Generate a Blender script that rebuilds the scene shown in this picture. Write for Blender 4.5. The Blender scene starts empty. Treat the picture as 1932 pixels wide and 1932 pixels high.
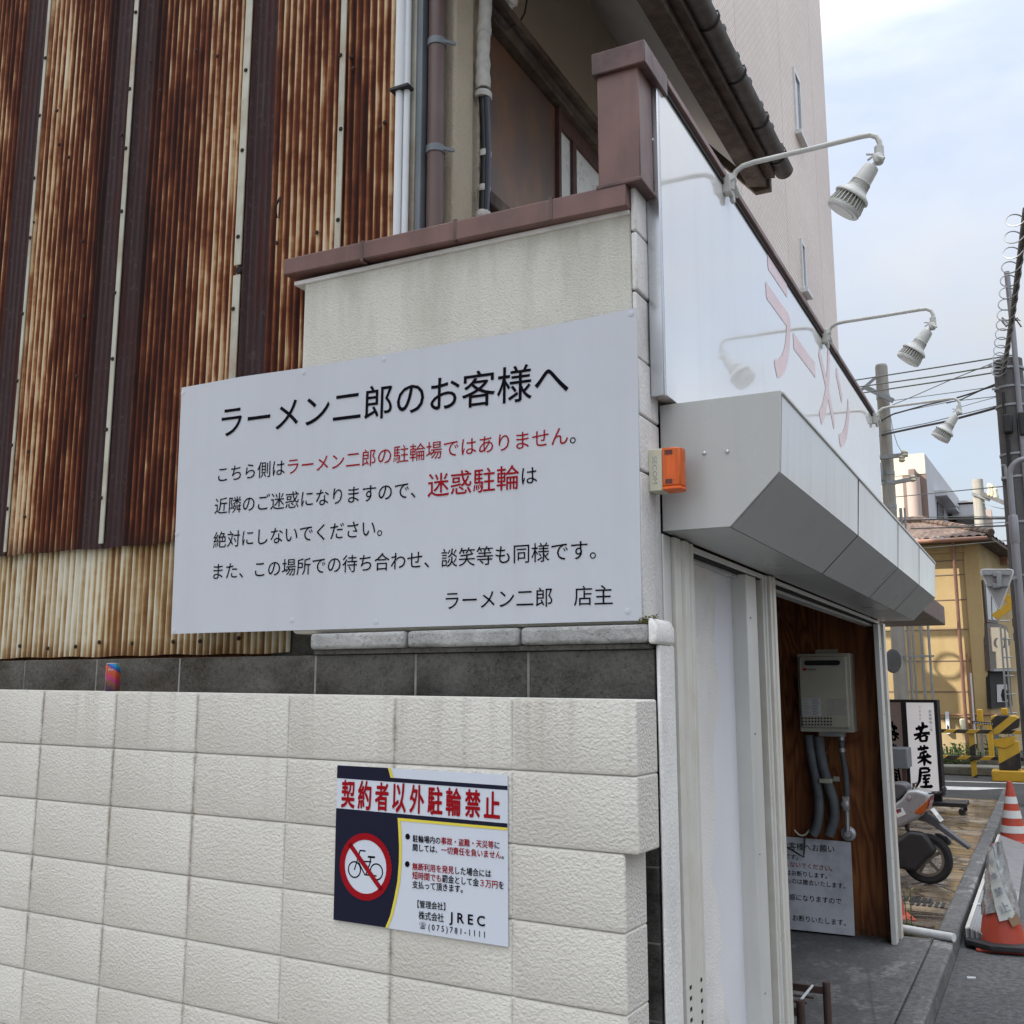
import bpy, bmesh, math, random
from mathutils import Vector, Matrix
random.seed(7)
R = math.radians
SC = bpy.context.scene
COL = SC.collection

# ------------------------------------------------------------------ camera, world, sun, exposure
F_PX, PITCH, YAW = 1968.0, R(9.65), R(26.87)          # focal length in units of a 1932 px wide frame
EYE = Vector((1.02, -2.84, 1.67))
fw = Vector((-math.sin(YAW)*math.cos(PITCH), math.cos(YAW)*math.cos(PITCH), math.sin(PITCH)))
rt = Vector((math.cos(YAW), math.sin(YAW), 0))
up = rt.cross(fw)
cam = bpy.data.cameras.new('camera'); camo = bpy.data.objects.new('camera', cam); COL.objects.link(camo)
cam.sensor_width = 36.0; cam.lens = 36.0*F_PX/1932.0; cam.clip_start = 0.05; cam.clip_end = 2000
camo.matrix_world = Matrix.Translation(EYE) @ Matrix((rt, up, -fw)).transposed().to_4x4()
SC.camera = camo
SUN_TRAVEL = Vector((1.1, 1.0, -1.15)).normalized()
SUN_EL = math.asin(-SUN_TRAVEL.z)
w = bpy.data.worlds.new('World'); SC.world = w; w.use_nodes = True
wt = w.node_tree; wt.nodes.clear()
wo = wt.nodes.new('ShaderNodeOutputWorld'); bg = wt.nodes.new('ShaderNodeBackground')
sky = wt.nodes.new('ShaderNodeTexSky'); sky.sky_type = 'NISHITA'; sky.sun_disc = False
sky.sun_elevation = SUN_EL
sky.sun_rotation = math.atan2(-SUN_TRAVEL.x, -SUN_TRAVEL.y)
sky.air_density = 1.0; sky.dust_density = 1.2; sky.ozone_density = 1.0
tc = wt.nodes.new('ShaderNodeTexCoord'); mp = wt.nodes.new('ShaderNodeMapping')
mp.inputs['Scale'].default_value = (1.1, 1.1, 3.4); mp.inputs['Rotation'].default_value = (R(24), R(-10), R(15))
n1 = wt.nodes.new('ShaderNodeTexNoise'); n1.inputs['Scale'].default_value = 1.5; n1.inputs['Detail'].default_value = 7
n1.inputs['Roughness'].default_value = 0.52; n1.inputs['Distortion'].default_value = 0.35
rmp = wt.nodes.new('ShaderNodeValToRGB'); rmp.color_ramp.elements[0].position = 0.36; rmp.color_ramp.elements[0].color = (.5,.5,.5,1)
rmp.color_ramp.elements[1].position = 0.60; rmp.color_ramp.elements[1].color = (1,1,1,1)
mx = wt.nodes.new('ShaderNodeMix'); mx.data_type = 'RGBA'
sx = wt.nodes.new('ShaderNodeSeparateXYZ'); L = wt.links.new; L(tc.outputs['Generated'], sx.inputs[0])
z3 = wt.nodes.new('ShaderNodeMath'); z3.operation = 'POWER'; z3.use_clamp = False; za = wt.nodes.new('ShaderNodeMath'); za.operation = 'MAXIMUM'; L(sx.outputs['Z'], za.inputs[0]); za.inputs[1].default_value = 0.0
L(za.outputs[0], z3.inputs[0]); z3.inputs[1].default_value = 2.6
zf = wt.nodes.new('ShaderNodeMath'); zf.operation = 'MULTIPLY_ADD'; L(z3.outputs[0], zf.inputs[0]); zf.inputs[1].default_value = 3.1; zf.inputs[2].default_value = 0.52
cl = wt.nodes.new('ShaderNodeVectorMath'); cl.operation = 'SCALE'; cl.inputs[0].default_value = (4.15, 4.28, 4.5); L(zf.outputs[0], cl.inputs['Scale'])   # overcast cloud: brighter overhead than near the horizon
L(cl.outputs[0], mx.inputs[7])
L = wt.links.new
L(tc.outputs['Generated'], mp.inputs['Vector']); L(mp.outputs[0], n1.inputs['Vector']); L(n1.outputs['Fac'], rmp.inputs[0])
L(rmp.outputs[0], mx.inputs[0]); L(sky.outputs[0], mx.inputs[6]); L(mx.outputs[2], bg.inputs['Color'])
bg.inputs['Strength'].default_value = 0.11
L(bg.outputs[0], wo.inputs['Surface'])
sd = bpy.data.lights.new('sun', 'SUN'); sd.energy = 3.0; sd.angle = R(0.6); sd.color = (1.0, .93, .82)
so = bpy.data.objects.new('sun', sd); COL.objects.link(so); so.location = (-20, -20, 30)
so.rotation_euler = SUN_TRAVEL.to_track_quat('-Z', 'Y').to_euler()
SC.view_settings.view_transform = 'Standard'; SC.view_settings.look = 'None'
SC.view_settings.exposure = 1.3; SC.view_settings.gamma = 1.0; SC.view_settings.use_curve_mapping = False
SC.cycles.max_bounces = 8; SC.cycles.use_denoising = True

# ------------------------------------------------------------------ measuring helpers: a point of the survey photo on a real plane
def ray(px, py): return fw + rt*((px-966)/F_PX) - up*((py-966)/F_PX)
def onX(px, py, x): d = ray(px, py); return EYE + d*((x-EYE.x)/d.x)
def onY(px, py, y): d = ray(px, py); return EYE + d*((y-EYE.y)/d.y)
def onZ(px, py, z): d = ray(px, py); return EYE + d*((z-EYE.z)/d.z)
def onP(px, py, p0, n): d = ray(px, py); return EYE + d*((p0-EYE).dot(n)/d.dot(n))
V = Vector

# ------------------------------------------------------------------ mesh builder
class MB:
    def __init__(s): s.v = []; s.f = []; s.m = []; s.cm = 0
    def add(s, vs, fs):
        b = len(s.v); s.v += [V(p) for p in vs]
        for f in fs: s.f.append(tuple(b+i for i in f)); s.m.append(s.cm)
        return s
    def box(s, a, b):
        x0,y0,z0 = (min(a[i],b[i]) for i in range(3)); x1,y1,z1 = (max(a[i],b[i]) for i in range(3))
        return s.add([(x0,y0,z0),(x1,y0,z0),(x1,y1,z0),(x0,y1,z0),(x0,y0,z1),(x1,y0,z1),(x1,y1,z1),(x0,y1,z1)],
                     [(0,3,2,1),(4,5,6,7),(0,1,5,4),(1,2,6,5),(2,3,7,6),(3,0,4,7)])
    def obox(s, c, ax, ay, az):
        c = V(c); ax = V(ax); ay = V(ay); az = V(az)
        return s.add([c+ax*i+ay*j+az*k for k in (-1,1) for i,j in ((-1,-1),(1,-1),(1,1),(-1,1))],
                     [(0,3,2,1),(4,5,6,7),(0,1,5,4),(1,2,6,5),(2,3,7,6),(3,0,4,7)])
    def bar(s, a, b, w, h, upv=(0,0,1)):
        a = V(a); b = V(b); d = (b-a); l = d.length; d.normalize(); u = V(upv)
        if abs(d.dot(u)) > .98: u = V((1,0,0))
        x = d.cross(u).normalized(); z = x.cross(d)
        return s.obox((a+b)/2, d*(l/2), x*(w/2), z*(h/2))
    def prism(s, pts, d):
        pts = [V(p) for p in pts]; n = len(pts); d = V(d)
        return s.add(pts+[p+d for p in pts], [tuple(range(n-1,-1,-1)), tuple(range(n,2*n))]+[(i,(i+1)%n,n+(i+1)%n,n+i) for i in range(n)])
    def poly(s, pts): return s.add(pts, [tuple(range(len(pts)))])
    def tube(s, pts, r, n=8, cap=True):
        pts = [V(p) for p in pts]; k = len(pts); rs = r if isinstance(r, (list,tuple)) else [r]*k
        t0 = (pts[1]-pts[0]).normalized(); u = t0.orthogonal().normalized(); vs = []
        for i,p in enumerate(pts):
            t = (pts[min(i+1,k-1)]-pts[max(i-1,0)]).normalized()
            u = (u - t*u.dot(t)); u = u.normalized() if u.length > 1e-6 else t.orthogonal().normalized()
            w_ = t.cross(u)
            for j in range(n): a = 2*math.pi*j/n; vs.append(p+(u*math.cos(a)+w_*math.sin(a))*rs[i])
        fs = [(i*n+j, i*n+(j+1)%n, (i+1)*n+(j+1)%n, (i+1)*n+j) for i in range(k-1) for j in range(n)]
        if cap: fs += [tuple(range(n-1,-1,-1)), tuple(range((k-1)*n, k*n))]
        return s.add(vs, fs)
    def lathe(s, prof, o=(0,0,0), ax=(0,0,1), n=24):       # prof: (radius, height)
        o = V(o); ax = V(ax).normalized(); u = ax.orthogonal().normalized(); w_ = ax.cross(u); vs = []
        for r,h in prof:
            for j in range(n): a = 2*math.pi*j/n; vs.append(o+ax*h+(u*math.cos(a)+w_*math.sin(a))*max(r,1e-4))
        k = len(prof)
        fs = [(i*n+j, i*n+(j+1)%n, (i+1)*n+(j+1)%n, (i+1)*n+j) for i in range(k-1) for j in range(n)]
        fs += [tuple(range(n-1,-1,-1)), tuple(range((k-1)*n, k*n))]
        return s.add(vs, fs)
    def disc(s, c, nrm, r, n=24, u=None, r2=None):
        c = V(c); nrm = V(nrm).normalized(); u = V(u).normalized() if u else nrm.orthogonal().normalized(); w_ = nrm.cross(u)
        if r2 is None: return s.poly([c+(u*math.cos(2*math.pi*j/n)+w_*math.sin(2*math.pi*j/n))*r for j in range(n)])
        vs = []
        for q in (r, r2): vs += [c+(u*math.cos(2*math.pi*j/n)+w_*math.sin(2*math.pi*j/n))*q for j in range(n)]
        return s.add(vs, [(j,(j+1)%n,n+(j+1)%n,n+j) for j in range(n)])
    def build(s, name, mats, parent=None, world=True, bevel=0, smooth=True, seg=2, ang=35):
        me = bpy.data.meshes.new(name); me.from_pydata([tuple(p) for p in s.v], [], s.f)
        for m in (mats if isinstance(mats, (list,tuple)) else [mats]): me.materials.append(m)
        if any(s.m): me.polygons.foreach_set('material_index', s.m)
        bm = bmesh.new(); bm.from_mesh(me); bmesh.ops.recalc_face_normals(bm, faces=bm.faces); bm.to_mesh(me); bm.free()
        if smooth:
            me.polygons.foreach_set('use_smooth', [True]*len(me.polygons)); me.set_sharp_from_angle(angle=R(ang))
        o = bpy.data.objects.new(name, me); COL.objects.link(o)
        if parent:
            o.parent = parent
            if world and parent.parent is None: o.location = -parent.location
        if bevel:
            b = o.modifiers.new('bevel', 'BEVEL'); b.width = bevel; b.segments = seg; b.limit_method = 'ANGLE'; b.angle_limit = R(40); b.harden_normals = False
        return o
def tag(o, label=None, cat=None, group=None, kind=None):
    if label: o['label'] = label
    if cat: o['category'] = cat
    if group: o['group'] = group
    if kind: o['kind'] = kind
    return o
def thing(name, label, cat, loc=(0,0,0), rz=0, group=None):
    o = bpy.data.objects.new(name, None); COL.objects.link(o); o.location = loc; o.rotation_euler = (0,0,rz); o.empty_display_size = .1
    return tag(o, label, cat, group)
def copy_tree(o, parent=None):
    c = o.copy(); COL.objects.link(c)
    if parent: c.parent = parent
    for ch in list(o.children): copy_tree(ch, c)
    return c

# ------------------------------------------------------------------ node helpers / materials
class NT:
    def __init__(s, name):
        s.mat = bpy.data.materials.new(name); s.mat.use_nodes = True; s.t = s.mat.node_tree; s.n = s.t.nodes
        s.b = s.n['Principled BSDF']; s._c = None
    def L(s, a, b): s.t.links.new(a, b)
    def setin(s, sock, val):
        if isinstance(val, bpy.types.NodeSocket): s.L(val, sock)
        elif val is not None: sock.default_value = (*val, 1) if isinstance(val, (tuple,list)) and len(val) == 3 and sock.type == 'RGBA' else val
    def co(s):
        if not s._c: s._c = s.n.new('ShaderNodeTexCoord').outputs['Object']
        return s._c
    def mapv(s, sc=(1,1,1), rot=(0,0,0), loc=(0,0,0), vec=None):
        m = s.n.new('ShaderNodeMapping'); m.inputs['Scale'].default_value = sc; m.inputs['Rotation'].default_value = rot; m.inputs['Location'].default_value = loc
        s.L(vec or s.co(), m.inputs['Vector']); return m.outputs[0]
    def noise(s, scale, detail=4, rough=.55, vec=None, dist=0):
        m = s.n.new('ShaderNodeTexNoise'); m.inputs['Scale'].default_value = scale; m.inputs['Detail'].default_value = detail
        m.inputs['Roughness'].default_value = rough; m.inputs['Distortion'].default_value = dist
        s.L(vec or s.co(), m.inputs['Vector']); return m.outputs['Fac']
    def vor(s, scale, vec=None, feat='F1', out='Distance', rnd=1):
        m = s.n.new('ShaderNodeTexVoronoi'); m.feature = feat; m.inputs['Scale'].default_value = scale; m.inputs['Randomness'].default_value = rnd
        s.L(vec or s.co(), m.inputs['Vector']); return m.outputs[out]
    def math(s, op, a, b=None, c=None):
        m = s.n.new('ShaderNodeMath'); m.operation = op
        s.setin(m.inputs[0], a)
        if b is not None: s.setin(m.inputs[1], b)
        if c is not None: s.setin(m.inputs[2], c)
        return m.outputs[0]
    def sep(s, vec=None):
        m = s.n.new('ShaderNodeSeparateXYZ'); s.L(vec or s.co(), m.inputs[0]); return m.outputs
    def comb(s, x, y, z):
        m = s.n.new('ShaderNodeCombineXYZ')
        for i,q in enumerate((x,y,z)): s.setin(m.inputs[i], q)
        return m.outputs[0]
    def ramp(s, fac, stops, interp='LINEAR'):
        m = s.n.new('ShaderNodeValToRGB'); m.color_ramp.interpolation = interp; e = m.color_ramp.elements
        while len(e) < len(stops): e.new(.5)
        for i,(p,c) in enumerate(stops):
            e[i].position = p; e[i].color = (*c, 1) if isinstance(c, (tuple,list)) else (c,c,c,1)
        s.L(fac, m.inputs[0]); return m.outputs[0]
    def mix(s, fac, a, b, mode='MIX'):
        m = s.n.new('ShaderNodeMix'); m.data_type = 'RGBA'; m.blend_type = mode
        s.setin(m.inputs[0], fac); s.setin(m.inputs[6], a); s.setin(m.inputs[7], b); return m.outputs[2]
    def bump(s, h, strength=.5, dist=.01, nrm=None):
        m = s.n.new('ShaderNodeBump'); m.inputs['Strength'].default_value = strength; m.inputs['Distance'].default_value = dist
        s.L(h, m.inputs['Height'])
        if nrm: s.L(nrm, m.inputs['Normal'])
        s.L(m.outputs[0], s.b.inputs['Normal']); return m.outputs[0]
    def out(s, col=None, rough=None, metal=None, spec=None):
        s.setin(s.b.inputs['Base Color'], col); s.setin(s.b.inputs['Roughness'], rough); s.setin(s.b.inputs['Metallic'], metal)
        s.setin(s.b.inputs['Specular IOR Level'], spec); return s.mat
def plain(name, col, rough=.6, var=.15, scale=6, bump=0, bscale=80, metal=0, spec=None, streak=0, dirt=None, dirt_amt=.5, dscale=3.1):
    t = NT(name); n = t.noise(scale, 5)
    c = t.mix(t.ramp(n, [(.3,0),(.7,1)]), tuple(x*(1-var) for x in col), tuple(min(1,x*(1+var)) for x in col))
    if streak:
        sn = t.noise(1, 5, .6, t.mapv((14,14,.7)))
        c = t.mix(t.ramp(sn, [(.5,0),(.75,streak)]), c, tuple(x*.45 for x in col))
    if dirt:
        dn = t.noise(dscale, 7, .62)
        c = t.mix(t.ramp(dn, [(.48,0),(.7,dirt_amt)]), c, dirt)
    r = t.ramp(t.noise(scale*1.7, 3), [(.3, max(.02, rough-.08)),(.7, min(1, rough+.08))])
    if bump: t.bump(t.noise(bscale, 4), 1.0, bump)
    return t.out(c, r, metal, spec)

# ------------------------------------------------------------------ materials of the near scene
def mat_white_block():
    t = NT('painted block'); s = t.sep()
    n = t.noise(2.2, 6); c = t.mix(t.ramp(n, [(.3,0),(.7,1)]), (.60,.575,.52), (.665,.64,.585))
    run = t.noise(1, 6, .6, t.mapv((16,16,.9)))
    top = t.ramp(t.math('SUBTRACT', s[2], 1.05), [(.0,0),(.62,1)])
    c = t.mix(t.math('MULTIPLY', t.ramp(run, [(.55,0),(.8,.5)]), top), c, (.30,.25,.18))
    sp = t.noise(26, 4, .7); c = t.mix(t.ramp(sp, [(.66,0),(.78,.35)]), c, (.33,.28,.21))
    jm = None
    for xj in (-2.327, -1.933, -1.535, -.724):
        q = t.ramp(t.math('ABSOLUTE', t.math('SUBTRACT', s[0], xj)), [(0,1),(.014,0)]); jm = q if jm is None else t.math('MAXIMUM', jm, q)
    c = t.mix(t.math('MULTIPLY', t.math('MULTIPLY', jm, t.ramp(t.noise(14,5,.7), [(.38,.1),(.62,1)])), t.ramp(s[2], [(.3,.12),(1.5,.75)])), c, (.22,.175,.12))
    a = t.noise(135, 3, .6, t.mapv((1,1,1.3),(0,R(25),0))); v = t.vor(95, t.mapv((1,1,1.3)), 'SMOOTH_F1')
    h = t.math('ADD', t.math('MULTIPLY', a, .75), t.math('MULTIPLY', v, .6))
    t.bump(h, .9, .0052)
    return t.out(c, .62, None, .35)
def mat_stucco(name, ca, cb, dist=.006, sc=150, stain=(.22,.2,.15), zt=3.13, zr=.55):
    t = NT(name); s = t.sep()
    c = t.mix(t.ramp(t.noise(1.6, 6), [(.3,0),(.7,1)]), ca, cb)
    st = t.noise(1, 6, .62, t.mapv((5,5,1.1)))
    dn = t.ramp(t.math('SUBTRACT', s[2], zt-zr), [(0,0),(zr,1)])
    c = t.mix(t.math('MULTIPLY', t.ramp(st, [(.42,0),(.75,.6)]), dn), c, stain)
    c = t.mix(t.ramp(t.noise(sc, 3, .7), [(.55,0),(.75,.45)]), c, tuple(x*.5 for x in ca))
    t.bump(t.noise(sc, 4, .65), 1.0, dist)
    return t.out(c, .85, None, .2)
def mat_dark_block():
    t = NT('soot blackened block'); s = t.sep()
    base = t.mix(t.ramp(t.noise(4, 6, .6), [(.3,0),(.7,1)]), (.055,.053,.048), (.19,.185,.17))
    low = t.ramp(s[2], [(0,1),(1,0)])
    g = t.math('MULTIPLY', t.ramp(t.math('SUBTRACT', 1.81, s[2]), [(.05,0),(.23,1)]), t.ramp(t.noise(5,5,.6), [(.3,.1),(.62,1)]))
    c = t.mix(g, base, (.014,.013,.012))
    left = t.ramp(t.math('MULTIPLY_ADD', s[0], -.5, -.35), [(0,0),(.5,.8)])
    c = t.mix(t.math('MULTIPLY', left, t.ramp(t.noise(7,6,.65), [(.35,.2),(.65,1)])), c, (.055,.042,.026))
    c = t.mix(t.ramp(t.noise(95, 3, .8), [(.60,0),(.70,.38)]), c, (.30,.28,.25)); c = t.mix(t.ramp(t.noise(55, 4, .75, t.mapv((1,1,1),(0,0,0),(8,1,3))), [(.36,.5),(.54,0)]), c, (.014,.013,.011)); c = t.mix(t.ramp(t.noise(2.6, 5, .6, t.mapv((1,1,1.6),(0,0,0),(3,0,1))), [(.42,0),(.66,.55)]), c, (.20,.195,.18))
    c = t.mix(t.ramp(t.noise(120, 2, .8, t.mapv((1,1,1),(0,0,0),(4,3,2))), [(.62,0),(.7,.8)]), c, (.010,.009,.008))
    t.bump(t.noise(85, 5, .75), 1.0, .008)
    return t.out(c, .92, None, .15)
def mat_coping_stone():
    t = NT('rock faced coping'); s = t.sep()
    c = t.mix(t.ramp(t.noise(9, 6, .65), [(.3,0),(.7,1)]), (.34,.34,.335), (.58,.58,.57))
    c = t.mix(t.ramp(t.noise(60,5,.75), [(.56,0),(.7,.7)]), c, (.07,.07,.065))
    m = t.math('MULTIPLY', t.ramp(t.noise(14,6,.7), [(.44,0),(.6,1)]), t.ramp(t.math('SUBTRACT', 1.842, s[2]), [(.02,0),(.06,1)]))
    c = t.mix(m, c, (.03,.03,.02))
    h = t.noise(55, 6, .7); t.bump(h, 1.0, .016)
    return t.out(c, .9, None, .15)
PITCH_C = .0318
def mat_rust(name, dens, purple, lower=False):
    t = NT(name); s = t.sep(); x, z = s[0], s[2]
    xr = t.math('MULTIPLY', t.math('ADD', x, 3.4), 1/2.6)
    ph = t.math('MULTIPLY', x, 2*math.pi/PITCH_C)
    ridge = t.math('SINE', ph); side = t.math('SINE', t.math('ADD', ph, 1.2))
    cell = t.math('FLOOR', t.math('MULTIPLY', x, 1/PITCH_C))
    vv = t.comb(t.math('MULTIPLY', cell, 7.31), 0, t.math('MULTIPLY', z, 1.0))
    a = t.noise(1.7, 5, .6, vv)                                     # each ridge weathers its own way
    a2 = t.noise(7, 4, .6, vv)
    fine = t.noise(1, 5, .65, t.mapv((120,1,2.6)))
    patch = t.noise(2.0, 4, .5, t.mapv((1.8,1,.7)))
    d = t.ramp(xr, [((p+3.4)/2.6, q) for p,q in dens])
    v = t.math('MULTIPLY_ADD', t.math('SUBTRACT', a, .5), 1.0, d)
    v = t.math('MULTIPLY_ADD', t.math('SUBTRACT', a2, .5), .40, v)
    v = t.math('MULTIPLY_ADD', t.math('SUBTRACT', fine, .5), .60, v)
    v = t.math('MULTIPLY_ADD', t.math('SUBTRACT', patch, .5), .55, v)
    v = t.math('MULTIPLY_ADD', ridge, .14, v); v = t.math('MULTIPLY_ADD', side, .05, v)
    if lower:
        grad = t.ramp(t.math('SUBTRACT', z, 1.78), [(0,-.0),(.08,1)])
        v = t.math('MULTIPLY_ADD', t.math('SUBTRACT', 1, grad), -.22, v)
        c = t.ramp(v, [(.0,(.07,.028,.012)),(.30,(.17,.08,.03)),(.45,(.30,.18,.075)),(.58,(.46,.36,.21)),(.72,(.60,.55,.43)),(.95,(.66,.64,.56))])
    else:
        c = t.ramp(v, [(.0,(.012,.003,.002)),(.26,(.040,.0085,.0045)),(.42,(.098,.024,.0085)),(.54,(.175,.050,.016)),(.62,(.31,.14,.055)),(.71,(.50,.35,.19)),(.97,(.66,.57,.42))])
        edge = t.ramp(t.math('SUBTRACT', z, 2.2), [(.0,1),(.10,0)])
        c = t.mix(t.math('MULTIPLY', edge, t.ramp(fine, [(.3,.4),(.6,1)])), c, (.028,.010,.006))
    if purple:
        pm = t.ramp(xr, [((p+3.4)/2.6, q) for p,q in purple])
        pc = t.mix(t.ramp(fine, [(.3,0),(.7,1)]), (.032,.013,.013), (.066,.038,.039))
        pc = t.mix(t.ramp(ridge, [(.1,.5),(.8,0)]), pc, (.017,.009,.010))
        pc = t.mix(t.ramp(t.noise(34, 5, .75), [(.55,0),(.72,.5)]), pc, (.10,.08,.085))
        pc = t.mix(t.ramp(t.noise(3, 4, .6, t.mapv((6,1,.6))), [(.52,0),(.66,.8)]), pc, (.048,.010,.008))
        c = t.mix(pm, c, pc)
    t.bump(t.noise(180, 3, .6), .5, .002)
    return t.out(c, t.ramp(v, [(.4,.82),(.8,.5)]), None, .25)
def mat_plywood():
    t = NT('red plywood'); vec = t.mapv((1.0,1.0,.16))
    d = t.noise(2.2, 3, .5, vec, 1.1)
    rings = t.math('FRACT', t.math('MULTIPLY', d, 16))
    g = t.ramp(rings, [(0,0),(.45,1),(.62,1),(1,0)])
    c = t.mix(g, (.15,.043,.014), (.32,.12,.038))
    c = t.mix(t.ramp(t.noise(1,4,.6,t.mapv((60,60,2))), [(.4,0),(.7,.5)]), c, (.055,.016,.008))
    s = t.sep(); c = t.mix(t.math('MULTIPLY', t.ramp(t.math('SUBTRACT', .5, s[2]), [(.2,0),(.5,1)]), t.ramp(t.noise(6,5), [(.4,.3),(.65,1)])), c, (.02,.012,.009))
    return t.out(c, .55, None, .3)
def mat_floor():
    t = NT('shop floor concrete'); s = t.sep()
    c = t.mix(t.ramp(t.noise(1.7, 7, .6), [(.3,0),(.7,1)]), (.10,.10,.10), (.19,.19,.19))
    c = t.mix(t.ramp(t.noise(5, 6, .7, t.mapv((1.6,.9,1))), [(.52,0),(.66,.6)]), c, (.27,.27,.275))
    c = t.mix(t.ramp(t.noise(9, 5, .7, t.mapv((1,1,1),(0,0,0),(7,1,0))), [(.6,0),(.7,.7)]), c, (.06,.06,.058))
    c = t.mix(t.ramp(t.noise(3.2, 6, .65, t.mapv((1,.6,1),(0,0,0),(1,4,0))), [(.55,0),(.62,.75)]), c, (.36,.36,.36)); c = t.mix(t.ramp(t.noise(30, 5, .75), [(.40,.6),(.56,0)]), c, (.045,.045,.044))
    cr = t.vor(.8, t.mapv((1,.7,1),(0,0,0),(3,1,0)), 'DISTANCE_TO_EDGE'); c = t.mix(t.ramp(cr, [(0,.45),(.005,0)]), c, (.03,.03,.03))
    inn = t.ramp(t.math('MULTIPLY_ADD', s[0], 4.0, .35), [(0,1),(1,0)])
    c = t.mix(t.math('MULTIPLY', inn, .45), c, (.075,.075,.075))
    t.bump(t.noise(60, 5, .7), .6, .004)
    return t.out(c, .8, None, .3)
def mat_asphalt(name='asphalt', k=1.0):
    t = NT(name)
    c = t.mix(t.ramp(t.noise(1.1, 7, .6), [(.3,0),(.7,1)]), (.045*k,.046*k,.048*k), (.075*k,.076*k,.078*k))
    c = t.mix(t.ramp(t.noise(150, 2, .8), [(.6,0),(.72,.6)]), c, (.22,.22,.21))
    c = t.mix(t.ramp(t.noise(110, 2, .8, t.mapv((1,1,1),(0,0,0),(3,5,0))), [(.6,0),(.7,.8)]), c, (.018,.018,.018))
    c = t.mix(t.ramp(t.noise(.6, 4, .6), [(.5,0),(.66,.5)]), c, (.10*k,.10*k,.10*k))
    c = t.mix(t.ramp(t.noise(24, 5, .75), [(.42,.7),(.6,0)]), c, (.022*k,.022*k,.023*k)); c = t.mix(t.ramp(t.noise(38, 4, .75, t.mapv((1,1,1),(0,0,0),(9,2,0))), [(.6,0),(.72,.6)]), c, (.17*k,.17*k,.165*k))
    wv_ = t.mapv((1,1,1),(0,0,0),(2,7,0)); cr = t.vor(.9, t.mix(.12, wv_, t.n.new('ShaderNodeTexNoise').outputs['Color']), 'DISTANCE_TO_EDGE'); c = t.mix(t.ramp(cr, [(0,.4),(.004,0)]), c, (.02,.02,.02))
    t.bump(t.noise(140, 3, .7), .9, .004)
    return t.out(c, .82, None, .3)
def mat_paving():
    t = NT('irregular stone paving'); vec = t.mapv((1.05,1.9,1),(0,0,R(4)))
    wv = t.noise(1.3, 3, .5); 
    col = t.vor(2.3, vec, 'F1', 'Color'); ed = t.vor(2.3, vec, 'DISTANCE_TO_EDGE')
    s = t.sep(col)
    c = t.ramp(s[0], [(.15,(.14,.105,.075)),(.32,(.38,.31,.23)),(.48,(.24,.17,.105)),(.62,(.50,.44,.36)),(.85,(.34,.26,.175))])
    c = t.mix(t.ramp(t.noise(1, 5, .6, t.mapv((3,22,1))), [(.45,0),(.7,.6)]), c, (.17,.12,.08))
    c = t.mix(t.ramp(ed, [(.02,1),(.07,0)]), c, (.025,.02,.016))
    wet = t.ramp(t.noise(1.3, 5, .6), [(.36,0),(.56,1)])
    c = t.mix(t.math('MULTIPLY', wet, .6), c, (.07,.055,.038))
    h = t.math('ADD', t.ramp(ed, [(0,0),(.06,1)]), t.math('MULTIPLY', t.noise(40,4), .3)); t.bump(h, .7, .006)
    return t.out(c, t.ramp(wet, [(0,.4),(1,.07)]), None, .6)
def mat_tilewall():
    t = NT('mosaic tile'); s = t.sep()
    b = t.n.new('ShaderNodeTexBrick'); b.offset = .5; b.inputs['Scale'].default_value = 1.0
    b.inputs['Brick Width'].default_value = .15; b.inputs['Row Height'].default_value = .072; b.inputs['Mortar Size'].default_value = .011
    b.inputs['Color1'].default_value = (.72,.63,.57,1); b.inputs['Color2'].default_value = (.80,.71,.65,1); b.inputs['Mortar'].default_value = (.56,.48,.43,1)
    b.inputs['Mortar Smooth'].default_value = .4; b.inputs['Bias'].default_value = -.3
    t.L(t.comb(t.math('ADD', s[0], s[1]), s[2], 0), b.inputs['Vector'])
    jz = t.math('LESS_THAN', t.math('ABSOLUTE', t.math('SUBTRACT', t.math('FRACT', t.math('MULTIPLY', s[1], 1/3.1)), .5)), .004)
    c = t.mix(t.math('MULTIPLY', jz, .7), b.outputs['Color'], (.25,.21,.19))
    c = t.mix(t.ramp(t.noise(.35, 4), [(.35,0),(.7,.25)]), c, (.36,.27,.24))
    t.bump(t.math('SUBTRACT', 1, b.outputs['Fac']), .5, .012)
    return t.out(c, .5, None, .4)
def mat_gloss_panel():
    t = NT('gloss sign film')
    c = t.mix(t.ramp(t.noise(1, 6, .6, t.mapv((9,9,.8))), [(.5,0),(.72,.18)]), (.74,.72,.70), (.56,.53,.50))
    h = t.noise(1.1, 3, .5, t.mapv((1,1.0,2.2)), .3); 
    t.bump(h, .22, .03)
    t.b.inputs['Coat Weight'].default_value = .85; t.b.inputs['Coat Roughness'].default_value = .03
    return t.out(c, .15, None, .6)
def mat_rustpanel():
    t = NT('rusty storm shutter'); s = t.sep()
    n = t.noise(1.5, 7, .62, t.mapv((1,1.6,1.1),(R(25),0,0)))
    c = t.ramp(n, [(.30,(.085,.066,.058)),(.46,(.125,.083,.064)),(.57,(.19,.10,.055)),(.64,(.22,.145,.105)),(.74,(.38,.34,.31))])
    c = t.mix(t.ramp(t.noise(60,4,.7), [(.6,0),(.75,.5)]), c, (.20,.14,.11))
    return t.out(c, .38, .15, .45)
M = {}
M['wblock'] = mat_white_block()
M['stucco'] = mat_stucco('parapet stucco', (.63,.615,.545), (.73,.715,.65))
M['hstucco'] = mat_stucco('old house stucco', (.50,.43,.325), (.63,.55,.43), .006, 120, (.20,.17,.12), 6.2, 1.6)
M['dblock'] = mat_dark_block(); M['coping'] = mat_coping_stone()
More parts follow.
